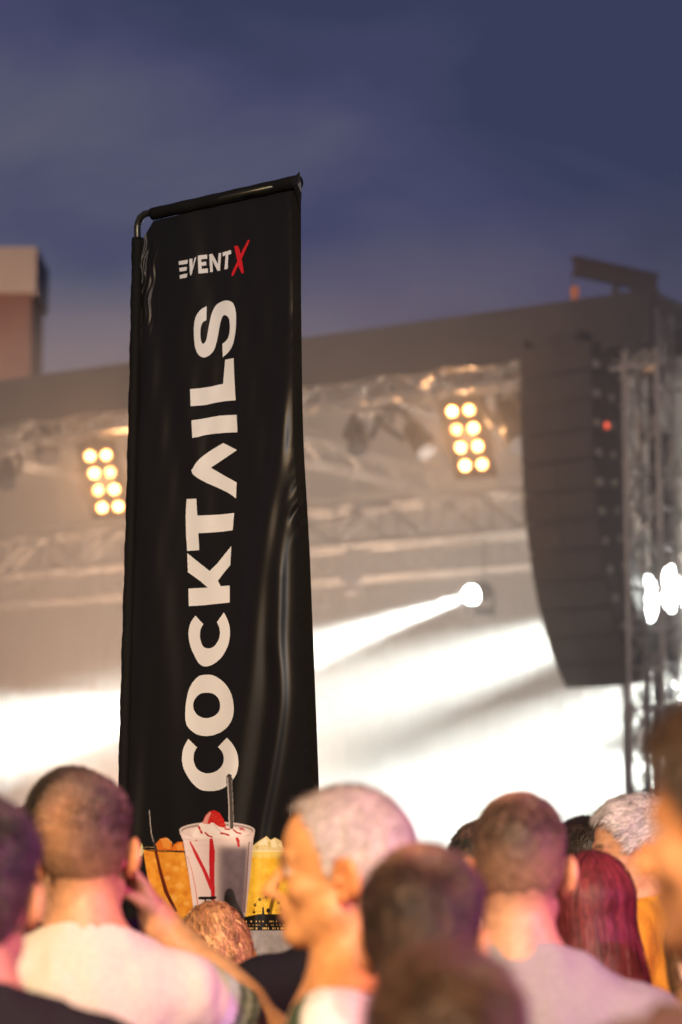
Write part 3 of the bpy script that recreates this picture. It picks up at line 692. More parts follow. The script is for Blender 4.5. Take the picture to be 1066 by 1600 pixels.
# winding tower, wheel and skyline silhouettes
for q, w0 in (([(278, 1084), (408, 1080)], 4.2), ([(300, 1092), (392, 1090)], 2), ([(318, 1134), (386, 1130)], 1.6), ([(330, 1090), (318, 1140), (302, 1190)], 2.2), ([(380, 1090), (380, 1140), (396, 1190)], 2.2), ([(330, 1105), (352, 1125), (376, 1105)], 1.3), ([(340, 1112), (352, 1104), (366, 1112)], 1.1)):
    paint(stroke(D5(q), w0), (30, 24, 20), 1)
paint(pl_([(382, 1433), (396, 1430), (404, 1428.5), (440, 1428.5), (506, 1430), (506, 1453.8), (382, 1453.8)]), (24, 18, 14), 1)
wx, wy, wr = 418.5, 1423, 21.5
ring = np.abs(np.hypot(GX-wx, GY-wy)-wr) < .35; paint(ring & (GY < 1430), (70, 48, 10), 0, .6)
for a in range(12):
    t = a*math.pi/6+.1; c_ = (wx+wr*math.cos(t), wy-wr*math.sin(t))
    if c_[1] < 1430:
        paint(stroke([(wx, wy), c_], .4), (80, 56, 10), 0, .6); paint(ell(c_[0], c_[1], 2.2, 2.6), (34, 24, 12), 0); paint(ell(c_[0], c_[1]-.6, 1.1, .7), (220, 170, 40), 0, .9)
paint(ell(wx+1, wy, 3, 3.4), (30, 22, 12), 0); paint(pl_([(409, 1430), (410, 1420), (411.5, 1415), (413, 1421), (414, 1430)]), (28, 20, 12), 0)
rr = random.Random(3)
for row, yy in enumerate((1440, 1445.5, 1451)):
    x = 385
    while x < 505:
        if rr.random() < .72: paint((np.abs(GX-x) < .8) & (np.abs(GY-yy) < (1.1 if row < 2 else 1.7)), (236, 196, 120) if rr.random() < .6 else (190, 150, 90), 0, .95)
        x += rr.choice((2.6, 2.6, 2.8, 5.2))
# sheet (columns at 1 px, rows at 1 px) sampled from the painting
xs = np.arange(PX0+8, PX1, .75); yr = np.concatenate([np.arange(PY0, 1460, .75), np.arange(1460, 1759, 3.)])
UU, VV = np.meshgrid(xs, yr); UU = np.minimum(UU, interp(RIGHT, VV)-14.5); UU = np.maximum(UU, interp(LEFT, VV)+18)
ix = np.clip(((UU-PX0)*RS).astype(int), 0, W_-1); iy = np.clip(((VV-PY0)*RS).astype(int), 0, H_-1)
base = np.array([.0105, .0098, .0085]); full = img*1.0+base*(1-alpha[..., None])
alpha[GY < 1209] = 0; full = img+base*(1-alpha[..., None]); cols = full[iy, ix]; al_ = alpha[iy, ix] > .02
pr = grid_mesh('drinks_print', UU, VV, m_print, fabric, .0034, True, cols)
bm = bmesh.new(); bm.from_mesh(pr.data); bm.verts.ensure_lookup_table(); fl = al_.ravel()
dead = [f for f in bm.faces if not any(fl[v.index] for v in f.verts) or f.calc_area() < 1e-9]
bmesh.ops.delete(bm, geom=dead, context='FACES'); bm.to_mesh(pr.data); bm.free()
# ================================================================ people: bodies grown from distance fields
F4 = np.float32
def vnoise(P, sc, seed=0):
    q = P/sc+seed*17.13; i = np.floor(q).astype(np.int64); f = (q-i).astype(F4); f = f*f*(3-2*f); r = 0
    def hsh(a, b, c):
        n = (a*73856093) ^ (b*19349663) ^ (c*83492791); n = (n ^ (n >> 13))*1274126177; return ((n & 0xffff)/65535.).astype(F4)
    x, y, z = i[..., 0], i[..., 1], i[..., 2]
    for dx in (0, 1):
        wx = f[..., 0] if dx else 1-f[..., 0]
        for dy in (0, 1):
            wy = f[..., 1] if dy else 1-f[..., 1]
            for dz in (0, 1):
                wz = f[..., 2] if dz else 1-f[..., 2]; r = r+hsh(x+dx, y+dy, z+dz)*wx*wy*wz
    return r*2-1
def rotm(yaw=0, pitch=0, roll=0):
    return np.array((Matrix.Rotation(yaw, 3, 'Z') @ Matrix.Rotation(pitch, 3, 'X') @ Matrix.Rotation(roll, 3, 'Y')))
class Fr:
    """a rotated frame (the head on its neck)"""
    def __init__(s, o=(0, 0, 0), M=None): s.o = np.array(o, float); s.M = np.eye(3) if M is None else M
    def loc(s, P): return (P-s.o) @ s.M
    def wld(s, p): return s.M @ np.array(p, float)+s.o
ID = Fr()
# a primitive: (op, k, frame, fn, centre in world, reach)
def cone(a, b, r1, r2, k=.02, fr=ID, op='u'):
    a = fr.wld(a); b = fr.wld(b); d = b-a; L2 = float(d @ d)+1e-12
    def fn(P):
        v = P-a; t = np.clip((v @ d)/L2, 0, 1); return np.sqrt(((v-t[..., None]*d)**2).sum(-1))-(r1+(r2-r1)*t)
    return (op, k, fn, (a+b)/2, math.sqrt(L2)/2+max(r1, r2))
def ellp(c, r, k=.02, fr=ID, op='u', rot=None):
    M = fr.M if rot is None else fr.M @ rot; cw = fr.wld(c); r = np.array(r, float)
    def fn(P):
        q = ((P-cw) @ M); k0 = np.sqrt(((q/r)**2).sum(-1)); k1 = np.sqrt(((q/r**2)**2).sum(-1))+1e-9; return k0*(k0-1)/k1
    return (op, k, fn, cw, float(r.max()))
def torus(c, R0, r0, k=.005, tilt=0, fr=ID, sx=1.0):
    M = fr.M @ rotm(0, tilt); cw = fr.wld(c)
    def fn(P):
        q = ((P-cw) @ M); a = np.sqrt((q[..., 0]/sx)**2+q[..., 1]**2)-R0; return np.sqrt(a*a+q[..., 2]**2)-r0
    return ('u', k, fn, cw, R0*max(1, sx)+r0)
def comb(f, d, op, k):
    if op == 'u': h = np.maximum(k-np.abs(f-d), 0)/k; return np.minimum(f, d)-h*h*k/4
    h = np.maximum(k-np.abs(f+d), 0)/k; return np.maximum(f, -d)+h*h*k/4
def feval(prims, P):
    f = np.full(P.shape[:-1], .3)
    for op, k, fn, c, r in prims: f = comb(f, fn(P), op, k)
    return f
def axis(lo, hi, fine, coarse, iv):
    out = [lo]; x = lo
    while x < hi:
        s = coarse
        if any(a-coarse <= x <= b for a, b in iv): s = fine
        x += s; out.append(x)
    return np.array(out, float)
def gridfield(prims, xs, ys, zs, post=None):
    f = np.full((len(xs), len(ys), len(zs)), .3, F4)
    for op, k, fn, c, r in prims:
        m = r+k+.03; sl = []
        for ax, v in zip((xs, ys, zs), c):
            a = np.searchsorted(ax, v-m); b = np.searchsorted(ax, v+m); sl.append(slice(max(a-1, 0), b+1))
        X, Y, Zz = np.meshgrid(xs[sl[0]], ys[sl[1]], zs[sl[2]], indexing='ij')
        if X.size == 0: continue
        P = np.stack([X, Y, Zz], -1); sub = f[tuple(sl)]; f[tuple(sl)] = comb(sub, fn(P).astype(F4), op, k)
    if post is not None:
        X, Y, Zz = np.meshgrid(xs, ys, zs, indexing='ij'); f = post(f, np.stack([X, Y, Zz], -1))
    return f
def nets(f, xs, ys, zs):
    """surface nets on a rectilinear grid -> verts, quads"""
    A = [xs, ys, zs]; S = f < 0; nx, ny, nz = f.shape
    acc = np.zeros((nx-1, ny-1, nz-1, 3)); cnt = np.zeros((nx-1, ny-1, nz-1))
    G = np.stack(np.meshgrid(xs, ys, zs, indexing='ij'), -1)
    edges = {}
    for ax in range(3):
        s0 = [slice(None)]*3; s1 = [slice(None)]*3; s0[ax] = slice(0, -1); s1[ax] = slice(1, None); s0 = tuple(s0); s1 = tuple(s1)
        cr_ = S[s0] != S[s1]; idx = np.argwhere(cr_)
        i0 = tuple(idx.T); j = idx.copy(); j[:, ax] += 1; j = tuple(j.T)
        a = f[i0]; b = f[j]; t = (a/(a-b))[:, None]; P = G[i0]*(1-t)+G[j]*t
        o1, o2 = [k for k in range(3) if k != ax]
        for d1 in (0, -1):
            for d2 in (0, -1):
                q = idx.copy(); q[:, o1] += d1; q[:, o2] += d2
                ok = (q >= 0).all(1) & (q[:, 0] < nx-1) & (q[:, 1] < ny-1) & (q[:, 2] < nz-1)
                qi = tuple(q[ok].T)
                for c in range(3): np.add.at(acc[..., c], qi, P[ok, c])
                np.add.at(cnt, qi, 1)
        edges[ax] = (idx, S[i0])
    act = cnt > 0; vid = np.full(cnt.shape, -1, np.int64); vid[act] = np.arange(act.sum())
    V = acc[act]/cnt[act][:, None]; Q = []
    for ax in range(3):
        idx, ins = edges[ax]; o1, o2 = [(1, 2), (2, 0), (0, 1)][ax]
        ok = (idx[:, o1] > 0) & (idx[:, o2] > 0) & (idx[:, o1] < f.shape[o1]-1) & (idx[:, o2] < f.shape[o2]-1)
        idx = idx[ok]; ins = ins[ok]
        def g(d1, d2):
            q = idx.copy(); q[:, o1] += d1; q[:, o2] += d2; return vid[tuple(q.T)]
        a, b, c, d = g(-1, -1), g(0, -1), g(0, 0), g(-1, 0)
        q = np.stack([a, b, c, d], 1); q[~ins] = q[~ins][:, ::-1]; Q.append(q)
    return V, np.concatenate(Q)
def mesh_of(name, V, Q, cols=None):
    me = bpy.data.meshes.new(name); n = len(Q)
    me.vertices.add(len(V)); me.vertices.foreach_set('co', V.astype(F4).ravel())
    k = Q.shape[1]; me.loops.add(n*k); me.loops.foreach_set('vertex_index', Q.astype(np.int32).ravel())
    me.polygons.add(n); me.polygons.foreach_set('loop_start', np.arange(0, n*k, k, dtype=np.int32))
    me.update(calc_edges=True)
    if cols is not None:
        a = me.color_attributes.new('Col', 'FLOAT_COLOR', 'POINT')
        a.data.foreach_set('color', np.concatenate([cols, np.ones((len(V), 1))], 1).astype(F4).ravel())
    return me
def ss(x, a, b): t = np.clip((x-a)/(b-a), 0, 1); return t*t*(3-2*t)

def head_prims(fr, sex='m', old=False, jaw=1.0):
    P = []; A = P.append; f = 0 if sex == 'm' else 1
    A(ellp((0, -.012, .113), (.0765, .0985, .090), .02, fr))                       # cranium
    A(ellp((0, -.05, .085), (.070, .060, .072), .03, fr))                          # back of skull
    A(ellp((0, .030, .115), (.064, .058, .066), .02, fr))                          # forehead
    A(ellp((0, .028, .045), (.0575*jaw, .058, .068), .025, fr))                    # middle of the face
    A(cone((.046*jaw, .012, .008), (.016, .070, -.020), .020, .017, .025, fr)); A(cone((-.046*jaw, .012, .008), (-.016, .070, -.020), .020, .017, .025, fr))
    A(ellp((0, .079, -.020), (.020, .016, .016), .018, fr))                        # chin
    for s in (-1, 1):
        A(ellp((s*.038, .060, .050), (.022, .024, .020), .018, fr))                # cheekbone
        A(ellp((s*.031, .094, .081), (.018, .016, .0125), .012, fr, 's'))          # socket
        A(ellp((s*.031, .0755, .079), (.0125, .0125, .0125), .003, fr))            # eyeball
        A(cone((s*.018, .086, .0885), (s*.045, .078, .0885), .0045, .004, .006, fr))  # upper lid
        A(cone((s*.020, .085, .070), (s*.043, .077, .071), .0032, .003, .006, fr)) # lower lid
        A(cone((s*.012, .092, .099), (s*.045, .078, .101), .0078-.002*f, .006-.002*f, .012, fr))   # brow
    A(cone((0, .089, .088), (0, .117, .048), .0075, .0105, .010, fr))             # nose bridge
    A(ellp((0, .116, .046), (.0125, .0115, .0105), .008, fr))
    for s in (-1, 1): A(ellp((s*.0125, .106, .0425), (.0075, .0105, .008), .006, fr))
    for s in (-1, 1): A(ellp((s*.007, .112, .0345), (.0035, .006, .004), .004, fr, 's'))
    A(ellp((0, .084, .020), (.028, .016, .020), .014, fr))                          # muzzle
    A(cone((-.019, .090, .0165), (.019, .090, .0165), .0052, .0052, .006, fr)); A(ellp((0, .0975, .0175), (.012, .006, .005), .006, fr))
    A(cone((-.016, .090, .0075), (.016, .090, .0075), .0060, .0060, .006, fr)); A(ellp((0, .0960, .0065), (.011, .006, .0055), .006, fr))
    A(cone((-.023, .100, .0122), (.023, .100, .0122), .0022, .0022, .003, fr, 's'))
    for s in (-1, 1):                                                               # ears
        er = rotm(s*.62, 0, s*.14) @ rotm(0, -.2)
        A(ellp((s*.089, -.018, .066), (.0090, .0210, .0340), .008, fr, 'u', er))
        A(ellp((s*.097, -.006, .070), (.0085, .0125, .0200), .004, fr, 's', er))
        A(ellp((s*.081, -.006, .037), (.008, .0105, .012), .008, fr))
        A(ellp((s*.086, .004, .060), (.004, .005, .008), .004, fr))
    return P
def skull_prims(fr):
    return [ellp((0, -.012, .113), (.0765, .0985, .090), .02, fr), ellp((0, -.05, .085), (.070, .060, .072), .03, fr), ellp((0, .030, .115), (.064, .058, .066), .02, fr),
            ellp((0, .028, .045), (.0575, .058, .068), .025, fr), cone((0, 0, .04), (0, -.022, -.06), .058, .060, .03, fr)]
def hand_prims(w, d, n, side, curl=.5, spread=.2, thumb=None, sc=1.0, ks=.006):
    """palm from the wrist w along d with the back of the hand towards n; side: direction of the thumb"""
    w = np.array(w, float); d = np.array(d, float); d /= np.linalg.norm(d); n = np.array(n, float); n -= d*(n @ d); n /= np.linalg.norm(n)
    s = np.cross(d, n); s = s if s @ np.array(side, float) > 0 else -s
    P = [cone(w, w+d*.03*sc, .026*sc, .028*sc, .02)]
    M = np.stack([s, n, d], 1)
    P.append(ellp(w+d*.055*sc, (.040*sc, .015*sc, .050*sc), .018, ID, 'u', M))
    L_ = [(.027, .072, .0092), (.009, .080, .0095), (-.009, .075, .0090), (-.026, .060, .0080)]
    for i, (o, ln, r) in enumerate(L_):
        p = w+d*(.088-.004*abs(i-1))*sc+s*o*sc; dr = d+s*o*spread*12; dr /= np.linalg.norm(dr); c = curl*(.85+.12*i)
        P.append(cone(w+d*.05*sc+s*o*.8*sc, p, .010*sc, r*sc*1.05, .008))
        for j, fr_ in enumerate((.45, .31, .24)):
            a = c*(.6+.75*j); q = p+(dr*math.cos(a)-n*math.sin(a))*ln*fr_*sc
            P.append(cone(p, q, r*sc*(1-.09*j), r*sc*(.92-.1*j), .003)); p = q
    t0 = w+d*.022*sc+s*.024*sc; td = d*.62+s*.70-n*.35 if thumb is None else np.array(thumb, float); td = td/np.linalg.norm(td)
    t1 = t0+td*.042*sc; t2 = t1+(td*.8+d*.35-n*.25)*.032*sc; t3 = t2+(td*.6+d*.5-n*.35)*.024*sc
    P += [cone(t0, t1, .0150*sc, .0118*sc, .012), cone(t1, t2, .0112*sc, .0098*sc, .004), cone(t2, t3, .0098*sc, .0078*sc, .004)]
    return P
m_skin = mat('skin', (.5, .3, .2), .5, noise=.13, scale=60, attr='Col', sss=.10, bump=.22)
m_hair = mat('hair', (.1, .06, .04), .55, noise=.12, scale=60, attr='Col')
def cloth(name, col, rough=.85, attr=None): return mat(name, col, rough, noise=.08, scale=120, bump=.25, attr=attr, spec=.2)

def person(px, top_py, Y, yaw, label, skin=(.55, .29, .15), sex='m', hy=0, hp=0, hr=0, build=1.0, hair=None, shirt=None, pants=(.03, .035, .05),
           arms=None, drop=.02, fine=.0055, old=False, jaw=1.0, extra=None, seed=1, cat='person', lean=0):
    top = at(px, top_py, Y); H = top.z; s = H/1.757
    root = tag(empty('person', (top.x, Y, 0), R(yaw)), label, cat)
    hf = Fr((0, -.008, 1.552), rotm(R(hy), R(hp), R(hr)))
    b = build; g = 0 if sex == 'm' else 1
    head = head_prims(hf, sex, old, jaw)
    sw = (.178 if not g else .150)*b
    neck = [cone((0, -.010, 1.575), (0, -.030, 1.43), .0585-.010*g, .066-.010*g, .025), cone((0, -.045, 1.56), (0, -.050, 1.42), .045-.008*g, .06-.01*g, .03)]
    torso = [cone((0, -.030, 1.475), (sw*.9, -.022, 1.412-drop), .052, .050, .05), cone((0, -.030, 1.475), (-sw*.9, -.022, 1.412-drop), .052, .050, .05),
             ellp((0, -.012, 1.30), (.165*b, .112*b, .175), .05), ellp((0, -.035, 1.36), (.15*b, .085, .11), .05),
             ellp((0, .005, 1.09), (.142*b, .108*b, .19), .06), ellp((0, -.012, .94), (.168*b, .122*b, .12), .06)]
    if g: torso += [ellp((x_, .085, 1.27), (.062, .055, .06), .03) for x_ in (-.07, .07)]
    A0 = {'R': [(sw+.012, -.018, 1.400-drop), (sw+.055, -.035, 1.12), (sw+.065, .045, .89)], 'L': [(-sw-.012, -.018, 1.400-drop), (-sw-.055, -.035, 1.12), (-sw-.065, .045, .89)]}
    if arms: A0.update(arms)
    armp = {}; hands = []
    for k, J in A0.items():
        sh, el, wr = [np.array(j, float) for j in J[:3]]; th = b*(1-.2*g)*(J[3].get('thick', 1) if len(J) > 3 else 1)
        ft_ = J[3].get('fthick', 1) if len(J) > 3 else 1
        armp[k] = [ellp(sh, (.058*th, .056*th, .060*th), .05), cone(sh, el, .052*th, .040*th, .03), cone(sh*.45+el*.55, el, .046*th, .038*th, .02), cone(el, wr, .039*th*ft_, .026*th*ft_, .02), cone(el*.72+wr*.28, el*.5+wr*.5, .043*th*ft_, .036*th*ft_, .02)]
        sg = 1 if k == 'R' else -1
        hk = J[3] if len(J) > 3 else dict(d=(0, .12, -1), n=(sg, 0, 0), side=(0, 1, 0), curl=.4)
        hands += hand_prims(wr, hk['d'], hk['n'], hk['side'], hk.get('curl', .4), hk.get('spread', .1), hk.get('thumb'), 1-.1*g)
    legs = []
    for sg in (-1, 1):
        x0 = sg*.088*b
        legs += [cone((x0, 0, .90), (sg*.10, .012, .50), .088*b, .058, .03), cone((sg*.10, .012, .50), (sg*.105, -.02, .10), .054, .036, .03), ellp((sg*.103, -.025, .37), (.052, .058, .11), .03)]
    feet = [[cone((sg*.105, -.04, .055), (sg*.12, .13, .035), .042, .034, .02), ellp((sg*.115, .06, .04), (.045, .09, .035), .02)] for sg in (-1, 1)]
    allp = torso+armp['L']+armp['R']+hands+legs+sum(feet, [])+neck+head
    mn = np.min([c-r-.02 for _, _, _, c, r in allp], 0); mx = np.max([c+r+.02 for _, _, _, c, r in allp], 0); mn[2] = -.01
    hz = [(1.50, 1.80)]; hxy = [(-.13, .13)]
    hc = np.array([p[3] for p in hands])
    for k in ('L', 'R'):
        J = A0[k]; wz = J[2][2]
    zi = hz+[(float(v)-.035, float(v)+.035) for v in hc[:, 2]]; raised = bool(arms)
    xs = axis(mn[0], mx[0], fine, .008 if raised else .010, hxy); ys = axis(mn[1], mx[1], fine, .009, [(-.13, .16)]); zs = axis(mn[2], mx[2], fine, .016, zi)
    f = gridfield(allp, xs, ys, zs); V, Q = nets(f, xs, ys, zs)
    # skin colouring: lips, brows, eyes, reddened ears
    q = hf.loc(V); C = np.tile(np.array(skin), (len(V), 1)); inh = (q[:, 2] > -.05)
    C *= (1+.10*vnoise(V, .03, seed)+.05*vnoise(V, .012, seed))[:, None]
    def tint(mask, col, a=1.0):
        nonlocal C
        mk = (mask*a)[:, None]; C = C*(1-mk)+np.array(col)*mk
    sk = np.array(skin)
    tint(np.exp(-(((q[:, 0])/.022)**2+((q[:, 2]-.012)/.0075)**2)**2)*(q[:, 1] > .085), sk*(.85, .48, .48), .75)
    hc_ = np.array(hair.get('brow', hair['col'])) if hair else sk
    for sg in (-1, 1):
        br = np.exp(-(((q[:, 0]-sg*.031)/.019)**4+((q[:, 2]-.1015+((q[:, 0]-sg*.03)*sg)**2*3)/.0052)**4))*(q[:, 1] > .065)
        tint(br, hc_*.7, .85)
        de = np.sqrt((q[:, 0]-sg*.031)**2+(q[:, 1]-.0755)**2+(q[:, 2]-.079)**2); on = (de < .0134)*(q[:, 1] > .076)
        tint(on*1., (.62, .58, .54)); tint(on*(np.hypot(q[:, 0]-sg*.031, q[:, 2]-.079) < .0058), (.03, .018, .012))
        ea = (np.abs(q[:, 0]-sg*.085) < .014)*(np.abs(q[:, 1]+.008) < .03)*(np.abs(q[:, 2]-.066) < .04); tint(ea*1., sk*(1.12, .72, .66), .5)
    tint(np.exp(-((q[:, 0]/.016)**2+((q[:, 1]-.115)/.012)**2+((q[:, 2]-.046)/.013)**2)), sk*(1.08, .72, .68), .5)
    if hair and hair.get('stubble'):
        stb = ss(-q[:, 2], -.045, -.01)*ss(q[:, 1], -.01, .03)*inh*(q[:, 2] > -.05); tint(stb, hc_*.8+sk*.25, hair['stubble'])
    me = mesh_of('body', V*s, Q, C); body = link('body', me, m_skin, root, True, world=False)
    # ---------------- clothes
    if shirt:
        off = shirt.get('off', .012); sl = shirt.get('sleeve', .62); zn = shirt.get('neck', 1.482); slope = shirt.get('slope', .42)
        up = lambda P_, o: [(op, k, (lambda fn: (lambda X: fn(X)-o))(fn), c, r+o) for op, k, fn, c, r in P_]
        pr = up(torso, off)
        for k in ('L', 'R'):
            if sl > 0:
                sh, el = np.array(A0[k][0]), np.array(A0[k][1]); en = sh+(el-sh)*sl; th = b*(1-.2*g)
                pr += [ellp(sh, (.058*th+off, .056*th+off, .060*th+off), .04), cone(sh, en, .052*th+off, .054*th+off+shirt.get('flare', .006), .035)]
                if sl > 1: wr_ = np.array(A0[k][2]); pr += [cone(el, el+(wr_-el)*(sl-1), .042*th+off, .034*th+off, .02)]
        if shirt.get('collar', True): pr.append(torus((0, -.030, zn-.012), .070-.008*g, .0075, .006, -.34, ID, 1.06))
        hem = .86
        def post(f, P):
            fold = vnoise(P*np.array([1, 1, .45]), .055, seed+3)*.008+vnoise(P*np.array([1, 1, .7]), .022, seed+9)*.0024
            f = f+fold.astype(F4); nk = (P[..., 2]-zn+slope*(P[..., 1]+.05)).astype(F4)
            nkm = np.hypot(P[..., 0]/1.05, P[..., 1]+.03)-shirt.get('open', .115)
            f = np.maximum(f, np.where(nkm < 0, nk, -1)); f = np.maximum(f, (hem-P[..., 2]).astype(F4))
            for k in ('L', 'R'):
                sh, el = np.array(A0[k][0]), np.array(A0[k][1]); d = (el-sh)/np.linalg.norm(el-sh); ln = np.linalg.norm(el-sh)*max(sl, .0)
                if 0 < sl <= 1:
                    t = (P-sh) @ d-ln; near = np.sqrt((((P-sh)-((P-sh) @ d)[..., None]*d)**2).sum(-1)) < .12
                    nn_ = near & (t > -.02) & (np.sign(sh[0])*P[..., 0] > .12)
                    f = np.where(nn_, np.maximum(f, t), f)
                if sl == 0:
                    f = np.maximum(f, (np.abs(P[..., 0])-shirt.get('wid', .15)).astype(F4))
            return f.astype(F4)
        mn = np.min([c-r-.02 for _, _, _, c, r in pr], 0); mx = np.max([c+r+.02 for _, _, _, c, r in pr], 0); mn[2] = hem-.02
        xs = axis(mn[0], mx[0], .009, .009, []); ys = axis(mn[1], mx[1], .009, .009, []); zs = axis(mn[2], mx[2], .008, .02, [(1.2, 1.6)])
        f = gridfield(pr, xs, ys, zs, post); V2, Q2 = nets(f, xs, ys, zs)
        if shirt.get('cfun'):
            me = mesh_of('shirt', V2*s, Q2, shirt['cfun'](V2)); m_ = cloth('trimmed_cotton', (1, 1, 1), attr='Col')
        elif shirt.get('bands'):
            c0, segs = shirt['col'], shirt['bands']; C2_ = np.tile(np.array(c0, float), (len(V2), 1))
            for k in ('L', 'R'):
                sh, el = np.array(A0[k][0]), np.array(A0[k][1]); d = (el-sh)/np.linalg.norm(el-sh)
                t = (V2-sh) @ d/np.linalg.norm(el-sh); on = (np.sign(sh[0])*V2[:, 0] > abs(sh[0])-.03)
                for t0, t1, cc in segs: C2_[on & (t > t0) & (t <= t1)] = cc
            me = mesh_of('shirt', V2*s, Q2, C2_); m_ = cloth('banded_cotton', (1, 1, 1), attr='Col')
        else:
            me = mesh_of('shirt', V2*s, Q2); m_ = cloth('cloth_%02x%02x%02x' % tuple(int(255*c) for c in shirt['col']), shirt['col'])
        link('shirt', me, m_, root, True, world=False)
    up = lambda P_, o: [(op, k, (lambda fn: (lambda X: fn(X)-o))(fn), c, r+o) for op, k, fn, c, r in P_]
    pr = up(legs, .014)+up(torso[-1:], .008)
    def post(f, P): return np.maximum(f, np.maximum(P[..., 2]-.95, .09-P[..., 2])).astype(F4)
    xs = axis(-.3, .3, .018, .018, []); ys = axis(-.2, .2, .018, .018, []); zs = axis(.06, 1.0, .02, .02, [])
    V3, Q3 = nets(gridfield(pr, xs, ys, zs, post), xs, ys, zs)
    link('trousers', mesh_of('trousers', V3*s, Q3), cloth('trouser_%02x%02x%02x' % tuple(int(255*c) for c in pants), pants), root, True, world=False)
    for ft in feet:
        p_ = up(ft, .007); c = p_[1][3]
        xs = axis(c[0]-.08, c[0]+.08, .01, .01, []); ys = axis(-.12, .2, .01, .01, []); zs = axis(-.02, .13, .01, .01, [])
        V4, Q4 = nets(gridfield(p_, xs, ys, zs, lambda f, P: np.maximum(f, .002-P[..., 2]).astype(F4)), xs, ys, zs)
        link('shoe', mesh_of('shoe', V4*s, Q4), cloth('shoe_leather', (.04, .035, .03), .5), root, True, world=False)
    if hair: make_hair(root, hf, s, hair, skin, seed)
    if extra: extra(root, hf, s)
    return root, hf, s

